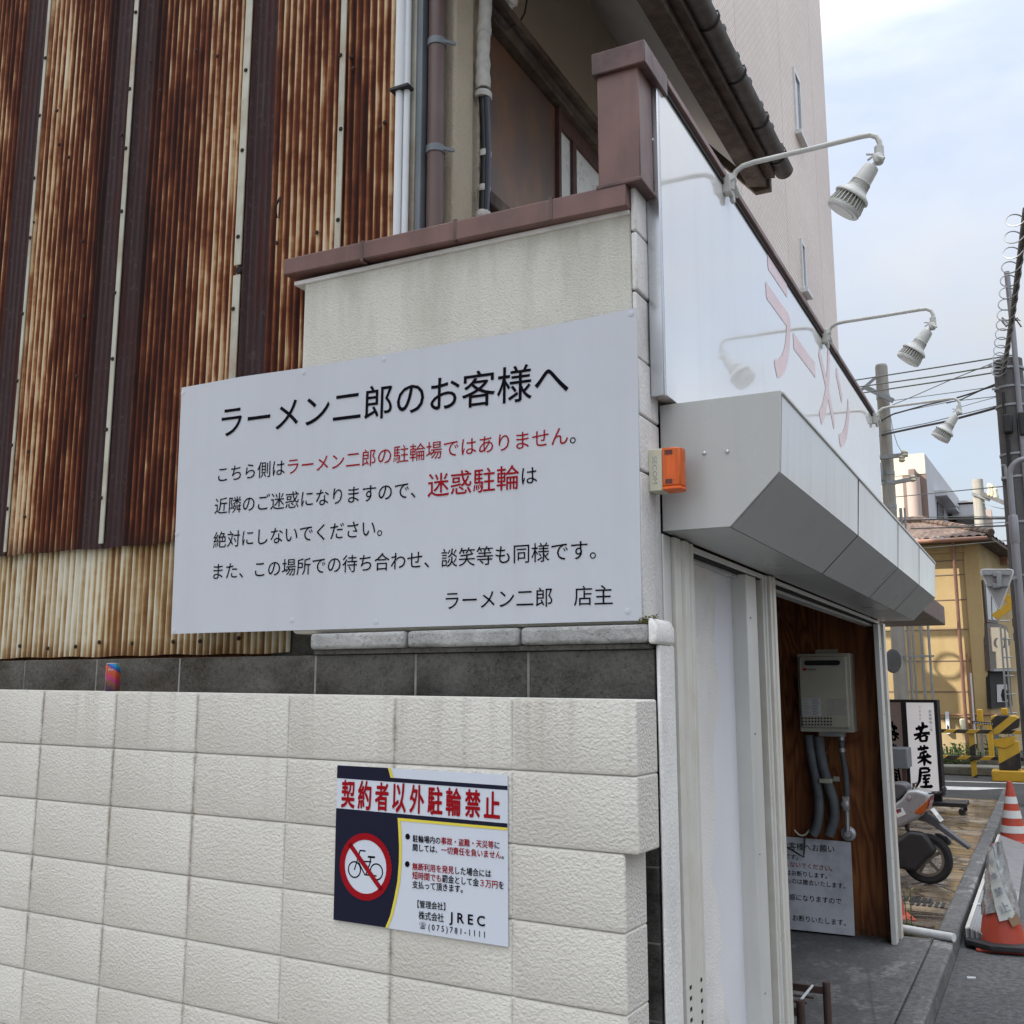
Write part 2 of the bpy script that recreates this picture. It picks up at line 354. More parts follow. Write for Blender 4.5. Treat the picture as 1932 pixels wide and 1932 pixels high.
M['ply'] = mat_plywood(); M['mortar'] = plain('pale mortar', (.24,.235,.22), .9, .2, 20, .004, 90, dirt=(.06,.06,.05), dirt_amt=.6); M['floor'] = mat_floor(); M['asphalt'] = mat_asphalt(); M['gutter'] = mat_asphalt('gutter concrete', 2.0)
M['paving'] = mat_paving(); M['tile'] = mat_tilewall(); M['gloss'] = mat_gloss_panel(); M['rpanel'] = mat_rustpanel()
M['wplaster'] = plain('white rough plaster', (.79,.775,.745), .75, .06, 2.5, .004, 110, dirt=(.40,.39,.39), dirt_amt=.35)
M['wsmooth'] = plain('white smooth plaster', (.74,.745,.78), .7, .04, 2, .001, 90)
M['wcorner'] = plain('old white masonry paint', (.72,.70,.68), .75, .08, 5, .004, 90, streak=.4, dirt=(.34,.32,.30), dirt_amt=.5)
M['brown'] = plain('brown coated steel', (.165,.083,.071), .42, .2, 3.5, streak=.5, dirt=(.075,.045,.042), dirt_amt=.55, dscale=6)
M['browndark'] = plain('stained brown cap', (.115,.058,.053), .5, .35, 9, streak=.6, dirt=(.03,.017,.02), dirt_amt=.8, dscale=13)
M['alu'] = plain('white coated aluminium', (.64,.64,.61), .35, .05, 3, streak=.15)
M['alu2'] = plain('cream coated aluminium', (.70,.68,.62), .35, .06, 3, streak=.15, dirt=(.42,.33,.22), dirt_amt=.35)
M['baresteel'] = plain('bare aluminium', (.55,.56,.58), .3, .08, 3, metal=.85, streak=.3)
M['shutterw'] = plain('shutter box enamel', (.46,.465,.45), .34, .03, 1.2, streak=.1)
M['shutterg'] = plain('shutter box gloss', (.62,.60,.58), .14, .04, 1.0, streak=.3)
M['black'] = plain('black', (.012,.012,.014), .5, .2)
M['gap'] = plain('dark gap', (.01,.009,.008), .9, .2)
M['ink'] = plain('black print', (.005,.004,.008), .85, .05, spec=.08)
M['inkred'] = plain('red print', (.30,.006,.012), .8, .06, spec=.1)
M['navy'] = plain('navy print', (.0055,.007,.026), .5, .05, spec=.2)
M['yellowp'] = plain('yellow print', (.72,.60,.06), .4, .05)
M['signwhite'] = plain('white sign board', (.53,.55,.60), .36, .025, 1.0, spec=.35, streak=.07, dirt=(.42,.43,.45), dirt_amt=.2)
M['signfront'] = plain('white sign print', (.60,.645,.73), .42, .02, 1.0)
M['screw'] = plain('screw head', (.5,.5,.52), .35, .1, metal=.6)
M['rustscrew'] = plain('rusty screw', (.028,.014,.010), .8, .3, 60)
M['batten'] = plain('weathered pale flashing', (.47,.46,.38), .6, .1, 7, streak=.25, dirt=(.24,.11,.04), dirt_amt=.7)
M['pink'] = plain('faded red film', (.80,.60,.60), .3, .08, 3)
M['wood'] = plain('old dark timber', (.075,.050,.036), .8, .4, 14, .004, 60, streak=.5, dirt=(.22,.18,.14), dirt_amt=.6)
M['woodred'] = plain('red brown timber', (.075,.030,.022), .6, .25, 10)
M['eave'] = plain('grey eave board', (.40,.38,.365), .85, .12, 3, .002, 80)
M['gutterpipe'] = plain('weathered brown gutter', (.075,.062,.055), .6, .35, 14, streak=.5)
M['rooftile'] = plain('grey clay roof tile', (.085,.09,.095), .5, .3, 12)
M['paperpane'] = plain('shoji paper pane', (.78,.80,.78), .3, .06, 8, streak=.2)
M['pvc'] = plain('white pvc pipe', (.66,.68,.70), .35, .06, 4, streak=.2)
M['greystrip'] = plain('grey flashing', (.17,.19,.21), .5, .15, 5)
M['brownpipe'] = plain('brown pvc pipe', (.125,.080,.072), .45, .12, 5, streak=.35)
M['tape'] = plain('peeling white tape', (.55,.54,.50), .7, .15, 30, .004, 60)
M['cablebk'] = plain('black cable', (.014,.014,.017), .45, .2)
M['cablebl'] = plain('grey blue cable', (.06,.075,.115), .4, .15)

# ------------------------------------------------------------------ lettering
_font_cache = {}
def text_mesh(body, bold=0.0, reds=()):
    cu = bpy.data.curves.new('lettering', 'FONT'); cu.body = body; cu.size = 1; cu.offset = bold; cu.resolution_u = 3; cu.fill_mode = 'FRONT'
    if reds:
        cu.materials.append(M['ink']); cu.materials.append(M['inkred'])
        for i in reds: cu.body_format[i].material_index = 1
    o = bpy.data.objects.new('lettering', cu); COL.objects.link(o)
    dg = bpy.context.evaluated_depsgraph_get(); dg.update()
    me = bpy.data.meshes.new_from_object(o.evaluated_get(dg))
    COL.objects.unlink(o); bpy.data.objects.remove(o); bpy.data.curves.remove(cu)
    return me
def letters(body, a, b, nrm, mats, parent, bold=0.0, reds=(), hscale=1.0, lift=.0015, name='lettering', world=True, upv=None):
    """flat lettering whose box runs from a (left, mid height) to b (right, mid height) on a surface with normal nrm"""
    me = text_mesh(body, 0, reds); a = V(a); b = V(b); nrm = V(nrm).normalized()
    xs = [v.co.x for v in me.vertices]; ys = [v.co.y for v in me.vertices]
    x0, x1, y0, y1 = min(xs), max(xs), min(ys), max(ys)
    u = (b-a); W = u.length; u.normalize(); vv = nrm.cross(u).normalized() if upv is None else V(upv).normalized()
    k = W/(x1-x0); base = [v.co.copy() for v in me.vertices]; polys = [tuple(p.vertices) for p in me.polygons]; mi = [p.material_index for p in me.polygons]
    bpy.data.meshes.remove(me)
    offs = [(0,0)] if bold <= 0 else [(0,0)]+[(bold*math.cos(t), bold*math.sin(t)) for t in [math.pi*q/4 for q in range(8)]]    # heavier weight: the outline struck several times
    vs = []; fs = []; ms = []
    for n,(ox,oy) in enumerate(offs):
        b0 = len(vs)
        for c in base: vs.append(tuple(a + u*((c.x+ox-x0)*k) + vv*((c.y+oy-(y0+y1)/2)*k*hscale) + nrm*(lift+n*.00004)))
        fs += [tuple(i+b0 for i in p) for p in polys]; ms += mi
    me = bpy.data.meshes.new(name); me.from_pydata(vs, [], fs)
    for m in (mats if reds else [mats]): me.materials.append(m)
    if reds: me.polygons.foreach_set('material_index', ms)
    o = bpy.data.objects.new(name, me); COL.objects.link(o)
    if parent:
        o.parent = parent
        if world and parent.parent is None: o.location = -parent.location
    return o
def C5(x, y, ox, oy, s): return ((ox+x/s)/1.5652, (oy+y/s)/1.5652)   # enlarged survey crop -> survey pixel

# ================================================================== SETTING: ground
def sheet(name, pts, m, z=None):
    o = MB().poly([(p[0],p[1],p[2] if z is None else z) for p in pts]).build(name, m, smooth=False); return tag(o, kind='structure')
sheet('ground', [(-300,-300),(300,-300),(300,600),(-300,600)], M['asphalt'], -.13)
KX = .33                                                     # outer edge of the kerb
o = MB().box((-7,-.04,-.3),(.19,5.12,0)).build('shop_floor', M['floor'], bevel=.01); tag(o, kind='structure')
M['yard'] = plain('pale yard concrete', (.30,.28,.245), .85, .12, 2)  # unseen ground, made pale to bounce warm light up onto the walls
yard = MB().poly([(-12,-9,-.012),(.19,-9,-.012),(.19,-.04,-.012),(-12,-.04,-.012)]).build('parking_yard', M['yard'], smooth=False); tag(yard, kind='structure')
kb = MB()
y = -9.0
while y < 15.6:
    l = 2.4; wob = random.uniform(-.004,.004); kb.box((.195+wob,y+.004,-.3),(KX+wob,y+l-.004,.002+random.uniform(-.003,.003))); y += l
tag(kb.build('kerb', M['floor'], bevel=.018), kind='structure')
sheet('gutter', [(KX,-9),(.80,-9),(.80,15.6),(KX,15.6)], M['gutter'], -.124)
sheet('road', [(.80,-40),(9,-40),(9,21.2),(.80,21.2)], M['asphalt'], -.126)
sheet('side_road', [(-40,15.6),(.80,15.6),(.80,21.2),(-40,21.2)], M['asphalt'], -.1255)
o = MB().box((-2.3,5.13,-.3),(.19,15.5,-.022)).build('stone_paving', M['paving']); tag(o, kind='structure')
pm = MB()
M['roadpaint'] = plain('worn road paint', (.62,.62,.60), .7, .1, 8, dirt=(.25,.25,.25), dirt_amt=.5)
pm.poly([(-2.4,17.6,-.119),(-.3,18.2,-.119),(.25,18.9,-.119),(-2.4,18.6,-.119)])
pm.poly([(-2.4,19.7,-.119),(.6,20.1,-.119),(.6,20.25,-.119),(-2.4,19.85,-.119)])
pm.poly([(.84,-9,-.119),(.96,-9,-.119),(.96,15,-.119),(.84,15,-.119)])
tag(pm.build('road_marking', M['roadpaint'], smooth=False), kind='structure')

# ================================================================== near left: painted block wall
WA = R(2.5); WE = V((math.cos(WA), -math.sin(WA), 0)); WN = V((-math.sin(WA), -math.cos(WA), 0)); WP = V((0,-.20,0))
def wp(T, z, d=0): return WP + WE*T + V((0,0,z-.0098*T)) + WN*d       # T along the wall, d out of its face
wb = MB(); th = .15
zt = 1.643; joints = [-4.75,-4.35,-3.93,-3.53,-3.13,-2.73,-2.329,-1.934,-1.537,-1.135,-.724,-.322]
def cell(t0, t1, z0, z1, d, bev=.005, endr=0):
    t0b, t1b, z0b, z1b = t0+bev*.55, t1-bev*.55, z0+bev, z1-bev
    vs = [wp(t0,z0,0),wp(t1,z0,0),wp(t1,z1,0),wp(t0,z1,0),wp(t0b,z0b,d),wp(t1b,z0b,d),wp(t1b,z1b,d),wp(t0b,z1b,d)]
    wb.add(vs, [(4,5,6,7),(0,1,5,4),(1,2,6,5),(2,3,7,6),(3,0,4,7)])
for r in range(9):
    z1 = zt - r*.197; z0 = z1-.197; end = .052 if r < 2 else .012
    wb.prism([wp(-4.75,z0,-.001), wp(end-.004,z0,-.001), wp(end-.004,z0,-th), wp(-4.75,z0,-th)], wp(0,z1)-wp(0,z0))
    js = joints+[end]
    for a,b in zip(js[:-1], js[1:]):
        top = .0 if r == 0 else .0035
        cell(a+.003, b-(0 if b == end else .003), z0+.0025, z1-top, .0019, .0045)
ob = wb.build('painted_block_wall', M['wblock'], bevel=.006, seg=3, ang=28)
tag(ob, 'low white painted concrete block wall in front with the parking notice on it', 'wall')

# soot-dark block wall behind it
bw = thing('dark_block_wall', 'grey block wall blackened with soot, under the big notice board, capped with rough coping stones', 'wall', (-1,.02,0))
m = MB()
for r in range(10):
    z1 = 1.783-r*.2; z0 = z1-.196
    xs = [-3.8,-3.4,-3.0,-2.6,-2.2,-1.78,-1.17,-.775,-.375,.028] if r % 2 == 0 else [-3.8,-3.2,-2.8,-2.4,-2.0,-1.58,-.97,-.575,-.175,.028]
    for a,b in zip(xs[:-1], xs[1:]): m.box((a+.004,.02+random.uniform(-.001,.001),z0),(b-.004,.16,z1))
m.build('block', M['dblock'], bw, bevel=.003)
m = MB().box((-3.8,.0225,-.1),(.022,.155,1.781)); m.build('mortar', M['mortar'], bw)
for a,b in ((-1.165,-.79),(-.782,-.388),(-.380,.022)):
    MB().box((a,-.022,1.801),(b,.18,1.853)).build('coping_stone', M['coping'], bw, bevel=.012, seg=3)
m = MB().box((-1.45,.118,1.78),(-1.15,.15,1.93)); m.build('rubble', M['dblock'], bw, bevel=.02)
m = MB().box((-1.165,.003,1.7845),(.02,.14,1.8005)); m.build('mortar_bed', M['dblock'], bw, bevel=.003)
# painted end of that wall: end cap and column face
cap = MB().prism([(.024,-.026,1.797),(.046,-.026,1.797),(.050,-.026,1.81),(.050,-.026,1.845),(.040,-.026,1.866),(.024,-.026,1.872)], (0,.165,0))
cap.build('painted_coping_end', M['wplaster'], bw, bevel=.014, seg=3)
MB().box((.0295,.022,-.05),(.041,.16,1.796)).build('painted_end_face', M['wplaster'], bw, bevel=.006)

# ================================================================== ramen shop
shop = thing('corner_shop', 'small corner shop with cream stucco parapet and white shutter front open to the street', 'shop', (-1,2.5,0))
MB().box((-1.262,.005,1.856),(-.012,.135,3.125)).build('parapet_wall', M['stucco'], shop, bevel=.012)
MB().prism([(-1.325,-.035,3.142),(-.012,-.035,3.12),(-.012,-.035,3.196),(-1.325,-.035,3.196+.006)], (0,.22,0)).build('parapet_coping', M['brown'], shop, bevel=.004)
for x_ in (-.99,-.62,-.27): MB().box((x_,-.0365,3.128),(x_+.012,.186,3.2045)).build('coping_lap', M['browndark'], shop, bevel=.001)
MB().box((-1.30,-.005,3.108),(-.015,.12,3.124)).build('sealant_line', M['wcorner'], shop, bevel=.004)
# white masonry strip that turns the corner to the street
m = MB(); zz = [1.868,2.305,2.475,2.65,2.86,3.05,3.21]
for a,b in zip(zz[:-1], zz[1:]): m.box((-.012,.0,a+.003),(.003+random.uniform(-.003,.003),.175,b-.003))
m.build('corner_masonry', M['wcorner'], shop, bevel=.005)
m = MB().box((-.05,.01,1.86),(-.006,.17,3.2)); m.build('masonry_core', M['gap'], shop)
# brown steel pier head and the coping along the fascia
MB().box((-.104,-.03,3.205),(.034,.092,3.575)).build('pier_cladding', M['brown'], shop, bevel=.004)
MB().box((-.110,-.038,3.190),(.040,.096,3.206)).build('pier_drip', M['browndark'], shop, bevel=.004)
MB().box((-.116,-.046,3.572),(.062,.175,3.648)).build('pier_cap', M['browndark'], shop, bevel=.004)
MB().box((-.10,.175,3.612),(.064,5.06,3.640)).build('fascia_coping', M['brown'], shop, bevel=.004)
MB().box((-.16,.14,2.56),(.012,5.04,3.62)).build('fascia_backing', M['wcorner'], shop)
MB().box((-6.5,.14,2.72),(-.16,5.04,2.86)).build('flat_roof', M['wcorner'], shop)
# interior
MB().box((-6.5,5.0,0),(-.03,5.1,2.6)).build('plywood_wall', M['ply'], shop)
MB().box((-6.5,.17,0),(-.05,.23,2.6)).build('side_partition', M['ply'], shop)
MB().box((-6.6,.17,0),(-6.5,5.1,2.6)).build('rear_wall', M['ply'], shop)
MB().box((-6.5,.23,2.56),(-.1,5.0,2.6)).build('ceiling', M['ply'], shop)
ed_ = [(-.14,.92+.035*math.sin(k*1.3)+.02*math.sin(k*3.1+1)+.06*math.sin(k*.35),k*.08) for k in range(29)]
MB().prism([(-.14,.30,0)]+ed_+[(-.14,.30,2.24)], (.0755,0,0)).build('rough_plaster_wall', M['wplaster'], shop, smooth=False)
m = MB(); m.box((-.14,.50,0),(-.071,1.36,2.3)); m.build('smooth_plaster_wall', M['wsmooth'], shop)
MB().box((-.5,1.30,0),(-.14,1.36,2.3)).build('partition_return', M['wsmooth'], shop)
# shutter guide posts, extruded profiles
def profile(pts, z0, z1): return MB().prism([(x,y,z0) for x,y in pts], (0,0,z1-z0))
def guide(y0, y1, plate, cream=True):
    """flat plate from y0 to y0+plate, grooved rail up to y1"""
    MB().box((-.07,y0,0),(.004,y0+plate-.012,2.14)).build('guide_plate', M['alu'], shop, bevel=.002)
    yr = y0+plate
    pr = [(-.07,yr),(.014,yr),(.014,yr+(y1-yr)*.30),(.004,yr+(y1-yr)*.34),(.004,yr+(y1-yr)*.42),(.018,yr+(y1-yr)*.46),(.018,yr+(y1-yr)*.68),(.006,yr+(y1-yr)*.73),(.006,yr+(y1-yr)*.8),(.014,yr+(y1-yr)*.84),(.014,y1),(-.07,y1)]
    return profile(pr, 0, 2.14).build('guide_rail', M['alu2'], shop, bevel=.0015)
guide(.185, .465, .085); guide(1.50, 1.64, .035)
MB().box((-.075,1.235,0),(-.012,1.40,2.13)).build('post_plate', M['alu'], shop, bevel=.003)
MB().box((-.09,1.40,0),(-.04,1.50,2.13)).build('post_channel', M['gap'], shop)
MB().box((-.075,1.478,0),(-.004,1.502,2.13)).build('post_lip', M['alu2'], shop, bevel=.002)
MB().box((-.035,4.81,0),(-.002,4.925,2.12)).build('far_post_plate', M['alu'], shop, bevel=.003)
MB().box((-.05,4.925,0),(-.016,4.99,2.12)).build('far_post_channel', M['gap'], shop)
MB().box((-.03,4.99,0),(.010,5.085,2.13)).build('far_post_rail', M['alu2'], shop, bevel=.004)
m = MB()
for k in range(13):
    z = .80-k*.030
    m.box((.0142,.300,z),(.0158,.316,z+.010)); m.box((.0182,.395,z),(.0198,.409,z+.010))
m.build('drain_slots', M['gap'], shop, smooth=False)
m = MB()
for z in (.55,1.05,1.5,1.95): m.lathe([(.005,0),(.005,.003),(.002,.005)], (-.012,1.29,z), (1,0,0), 8); m.lathe([(.006,0),(.006,.003),(.002,.005)], (-.002,4.86,z), (1,0,0), 8)
m.build('fixing_screws', M['screw'], shop)
# header track under the shutter box
MB().box((-.10,.46,2.105),(-.045,4.87,2.14)).build('header_track', M['shutterw'], shop, bevel=.003)
MB().box((-.045,.47,2.118),(-.012,4.86,2.139)).build('shutter_slit', M['gap'], shop)
MB().box((-.012,.47,2.122),(.0,4.86,2.14)).build('slit_lip', M['alu'], shop, bevel=.002)
MB().box((-.16,.46,2.14),(-.06,4.87,2.56)).build('lintel', M['ply'], shop)

# shutter box
bx = thing('shutter_box', 'long grey white steel shutter housing with a chamfered end jutting over the shop opening', 'shutter box', (.2,2.5,2.15))
sec = [(.004,2.147),(.214,2.147),(.366,2.300),(.380,2.545),(.004,2.545)]
yb = [.2,1.62,2.93,3.95,4.98]
MB().prism([(x,.186,z) for x,z in sec], (0,.012,0)).build('end_plate', M['shutterw'], bx, bevel=.0015)
for i,(a,b) in enumerate(zip(yb[:-1], yb[1:])):
    a += .006
    MB().prism([(sec[3][0],a,sec[3][1]),(sec[2][0],a,sec[2][1]),(sec[2][0]-.012,a,sec[2][1]),(sec[3][0]-.012,a,sec[3][1])], (0,b-a,0)).build('front_panel', M['shutterg'], bx)
    MB().prism([(sec[2][0],a,sec[2][1]-.0005),(sec[1][0],a,sec[1][1]),(sec[1][0]-.008,a,sec[1][1]+.008),(sec[2][0]-.012,a,sec[2][1])], (0,b-a,0)).build('lower_panel', M['shutterw'], bx)
    MB().box((.004,a,2.147),(sec[1][0]-.006,b,2.155)).build('soffit_panel', M['shutterw'], bx)
for y_ in yb[1:-1]:
    m = MB(); e_ = .0012
    ww = .009 if y_ < 2 else .0035
    m.prism([(sec[3][0]+e_,y_-.001,sec[3][1]-.012),(sec[2][0]+e_,y_-.001,sec[2][1]),(sec[2][0]-.004,y_-.001,sec[2][1]),(sec[3][0]-.004,y_-.001,sec[3][1]-.012)], (0,ww,0))
    m.build('panel_joint', M['gap'], bx, smooth=False)
    m = MB(); m.prism([(sec[2][0]+.001,y_-.001,sec[2][1]-.0012),(sec[1][0]+.001,y_-.001,sec[1][1]-.0012),(sec[1][0]-.004,y_-.001,sec[1][1]+.004),(sec[2][0]-.004,y_-.001,sec[2][1]+.003)], (0,ww,0))
    m.build('panel_joint', M['gap'], bx, smooth=False)
MB().box((.05,.2,2.535),(.385,4.99,2.548)).build('top_lip', M['alu'], bx, bevel=.003)
MB().box((.02,.205,2.16),(.19,4.97,2.53)).build('core', M['gap'], bx)
MB().prism([(x,4.981,z) for x,z in sec], (0,.01,0)).build('end_plate', M['shutterw'], bx)
for px,py in ((1329,855),(1372,852)):
    p = onY(px,py,.186); MB().lathe([(.006,0),(.006,.003),(.003,.005)], p, (0,-1,0), 10).build('screw', M['screw'], bx)

# fascia sign
fs = thing('fascia_sign', 'long glossy white fascia signboard with faded red lettering above the shutter', 'signboard', (.03,2.5,2.55))
MB().box((.012,.118,2.556),(.05,5.03,3.612)).build('panel', M['gloss'], fs)
m = MB(); m.box((.006,.098,2.55),(.05,.117,3.605)); m.build('edge_trim', M['baresteel'], fs, bevel=.003)
m = MB(); m.box((.0505,.118,3.585),(.056,5.03,3.60)); m.build('top_trim', M['gap'], fs)
p = V((.03,.098,3.39)); MB().lathe([(.006,0),(.006,.003),(.002,.005)], p, (0,-1,0), 10).build('screw', M['screw'], fs)
for ch,y0,y1,zc,hs in (('ラ',1.545,2.02,3.315,1.05),('ー',2.09,2.605,3.33,1.0),('メ',2.68,3.14,3.33,1.08),('ン',3.27,3.70,3.30,1.12)):
    letters(ch, (.05,y0,zc), (.05,y1,zc), (1,0,0), M['pink'], fs, bold=.02, hscale=hs, lift=.0012)

# ================================================================== big notice board
SY = -.012
sg = thing('notice_board', 'large white notice board with black and red Japanese lettering overlapping the rusty cladding', 'notice board', (-.9,SY,1.86))
def sp(px, py): return onY(px, py, SY)
qc = [sp(322.6,1196), sp(1210.7,1170.5), sp(1201,580), sp(342.5,731.5)]
topm = [sp(*C5(x,y,480,1000,2.683)) for x,y in ((620,302),(1090,236))] + [sp(*C5(x,y,1200,900,2.477)) for x,y in ((200,303),(800,200),(1300,104))]
outl = [qc[0],qc[1],qc[2]] + topm[::-1] + [qc[3]]
MB().prism(outl, (0,.004,0)).build('panel', M['signwhite'], sg)
NY = V((0,-1,0))
for body,a,b,reds,bd in (
    ('ラーメン二郎のお客様へ', (418.6,797), (1072.8,711), (), .004),
    ('こちら側はラーメン二郎の駐輪場ではありません。', (412.2,895.5), (1086.5,819), tuple(range(5,22)), -.002),
    ('近隣のご迷惑になりますので、', (405.5,955.5), (784.7,923), (), -.002),
    ('迷惑駐輪', (807.4,916.2), (979.5,899.3), (0,1,2,3), .004),
    ('は', (984.6,899.0), (1013.5,896.0), (), -.002),
    ('絶対にしないでください。', (403.1,1019), (721.5,994.5), (), 0),
    ('また、この場所での待ち合わせ、談笑等も同様です。', (403.1,1078.5), (1124.5,1036), (), 0),
    ('ラーメン二郎　店主', (841,1133.3), (1156,1122), (), 0)):
    letters(body, sp(*a), sp(*b), NY, [M['ink'],M['inkred']] if reds else M['ink'], sg, bold=bd, reds=reds)
for px,py in [(345,742),(334,1007),(328,1190),(573,703),(724,678),(1190,592),(551,1170),(709,1173),(1184,1153)]:
    p = sp(px,py); MB().lathe([(.0095,0),(.0095,.0008),(.007,.0016)], p, NY, 16).build('screw_cap', M['signwhite'], sg)

# ================================================================== parking notice on the block wall
np_ = thing('parking_notice', 'small navy and white no bicycle parking plate with red headline on the white block wall', 'sign', (-.5,-.2,.9))
FN = WN; FD = .0085
def fp(x, y, lift=0): return onP(*C5(x,y,960,2220,3.2207), WP+WN*FD, WN) + WN*lift
q = [fp(80,1597), fp(1740,1857), fp(1735,222), fp(118,128)]
MB().prism(q, WN*-.003).build('plate', M['signfront'], np_)
m = MB(); L1, L2, L3 = .0006, .0012, .0018
m.poly([fp(x,y,L1) for x,y in ((118,128),(600,154),(625,246),(1735,325),(1735,365),(114,250))])
m.poly([fp(x,y,L1) for x,y in ((106,535),(1735,682),(1735,722),(692,628),(700,760),(706,900),(704,1050),(690,1230),(660,1390),(620,1560),(575,1672),(80,1597))])
m.build('navy_field', M['navy'], np_, smooth=False)
m = MB()
m.poly([fp(x,y,L2) for x,y in ((600,154),(628,156),(652,248),(625,246))])
m.poly([fp(x,y,L2) for x,y in ((692,628),(1735,722),(1735,748),(720,657))])
cv = [(692,628),(700,760),(706,900),(704,1050),(690,1230),(660,1390),(620,1560),(575,1672)]
cw = [(720,657),(727,762),(732,900),(730,1052),(715,1236),(684,1398),(642,1568),(600,1676)]
for i in range(len(cv)-1): m.poly([fp(*cv[i],L2), fp(*cw[i],L2), fp(*cw[i+1],L2), fp(*cv[i+1],L2)])
m.build('yellow_line', M['yellowp'], np_, smooth=False)
# prohibition disc (an ellipse in the oblique survey, a true circle on the plate)
cc = fp(386,1092); rr = (fp(633,1108)-fp(137,1072)).length/2; ru = WE; rv = V((0,0,1))
def rd(u, v, lift): return cc + ru*(u*rr) + rv*(v*rr) + WN*lift
m = MB(); m.disc(cc+WN*L1*1.6, WN, rr*.99, 48); m.build('disc_field', M['signfront'], np_, smooth=False)
m = MB()
def pipe2(pts, wd, lift):
    for (x0,y0),(x1,y1) in zip(pts[:-1], pts[1:]):
        dx, dy = x1-x0, y1-y0; l = math.hypot(dx,dy) or 1; nx, ny = -dy/l*wd/2, dx/l*wd/2; ex, ey = dx/l*wd*.3, dy/l*wd*.3
        m.poly([rd(x0-ex+nx,y0-ey+ny,lift), rd(x0-ex-nx,y0-ey-ny,lift), rd(x1+ex-nx,y1+ey-ny,lift), rd(x1+ex+nx,y1+ey+ny,lift)])
def ring2(cx, cy, r, wd, lift, n=28):
    m.add([rd(cx+math.cos(2*math.pi*j/n)*q, cy+math.sin(2*math.pi*j/n)*q, lift) for q in (r,r-wd) for j in range(n)], [(j,(j+1)%n,n+(j+1)%n,n+j) for j in range(n)])
ring2(-.42,-.12,.255,.045,L2); ring2(.42,-.12,.255,.045,L2)
pipe2([(-.42,-.12),(-.30,.22),(-.22,.46),(-.02,.46)],.045,L2); pipe2([(-.26,.14),(.20,.16)],.045,L2); pipe2([(-.26,.10),(-.02,-.24),(.42,-.24)],.045,L2)
pipe2([(.20,.18),(.02,-.24)],.045,L2); pipe2([(.10,.30),(.34,.30)],.06,L2); pipe2([(.20,.30),(.17,.16)],.045,L2)
m.build('bicycle_mark', M['ink'], np_, smooth=False)
m = MB(); ring2(0,0,.995,.20,L3,56); pipe2([(-.60,.60),(.60,-.60)],.15,L3); m.build('prohibition_ring', M['inkred'], np_, smooth=False)
for x,y in ((787,806),(783,1068)): MB().disc(fp(x,y,L2), WN, .0082, 20).build('bullet', M['ink'], np_, smooth=False)
for body,a,b,reds,bd,hs in (
    ('契', (160,397), (282,406), (0,), .028, 1.62),
    ('約', (317,409), (438,418), (0,), .028, 1.65),
    ('者', (480,421), (602,430), (0,), .028, 1.65),
    ('以', (645,433), (768,443), (0,), .028, 1.70),
    ('外', (810,446), (940,456), (0,), .028, 1.62),
    ('駐', (980,459), (1115,469), (0,), .028, 1.55),
    ('輪', (1154,472), (1292,482), (0,), .028, 1.52),
    ('禁', (1337,486), (1475,496), (0,), .028, 1.52),
    ('止', (1517,499), (1662,510), (0,), .028, 1.45),
    ('駐輪場内の事故・盗難・天災等に', (836,823), (1660,890), tuple(range(5,14)), .016, 1.1),
    ('関しては、一切責任を負いません。', (836,908), (1700,985), tuple(range(5,15)), .016, 1.1),
    ('無断利用を発見した場合には', (832,1088), (1580,1160), tuple(range(7)), .016, 1.1),
    ('短時間でも罰金として金３万円を', (832,1172), (1700,1270), (0,1,2,3,4,11,12,13), .016, 1.1),
    ('支払って頂きます。', (832,1260), (1310,1305), (), .016, 1.1),
    ('【管理会社】', (880,1446), (1145,1472), (), .012, 1.1),
    ('株式会社', (892,1552), (1130,1580), (), .012, 1.15),
    ('J R E C', (1186,1584), (1520,1628), (), .02, .95),
    ('☎', (898,1648), (960,1655), (), .0, 1.0),
    ('( 0 7 5 ) 7 8 1 - 1 1 1 1', (985,1672), (1520,1748), (), .01, 1.1)):
    letters(body, fp(*a), fp(*b), WN, [M['ink'],M['inkred']] if reds else M['ink'], np_, bold=bd, reds=reds, hscale=hs, lift=L2)

# ================================================================== old house: rusted gable cladding and stucco street front
oh = thing('old_house', 'old house clad in streaky rusted corrugated iron with a stained stucco front and tiled eave', 'house', (-2,1.5,0))
DENS = [(-3.4,.40),(-3.0,.42),(-2.97,.2),(-2.84,.2),(-2.815,.64),(-2.69,.58),(-2.64,.43),(-2.44,.40),(-2.42,.12),(-2.13,.14),(-2.09,.36),(-1.90,.42),(-1.80,.52),(-1.67,.64),(-1.64,.5),(-1.50,.3),(-1.46,.44),(-1.38,.50),(-1.19,.53),(-1.16,.62),(-1.12,.38),(-1.02,.50),(-.95,.56),(-.925,.74),(-.85,.78)]
PURP = [(-3.4,0),(-2.985,0),(-2.975,1),(-2.85,1),(-2.842,0),(-2.40,0),(-2.385,1),(-2.175,1),(-2.15,0),(-1.63,0),(-1.615,1),(-1.50,1),(-1.485,0),(-.8,0)]
M['rust'] = mat_rust('rusted corrugated iron', DENS, PURP)
M['rustlow'] = mat_rust('rusted corrugated skirt', [(-3.4,.55),(-2.75,.60),(-2.35,.62),(-2.2,.50),(-2.0,.46),(-1.8,.55),(-1.5,.62),(-1.35,.70),(-.8,.7)], None, True)
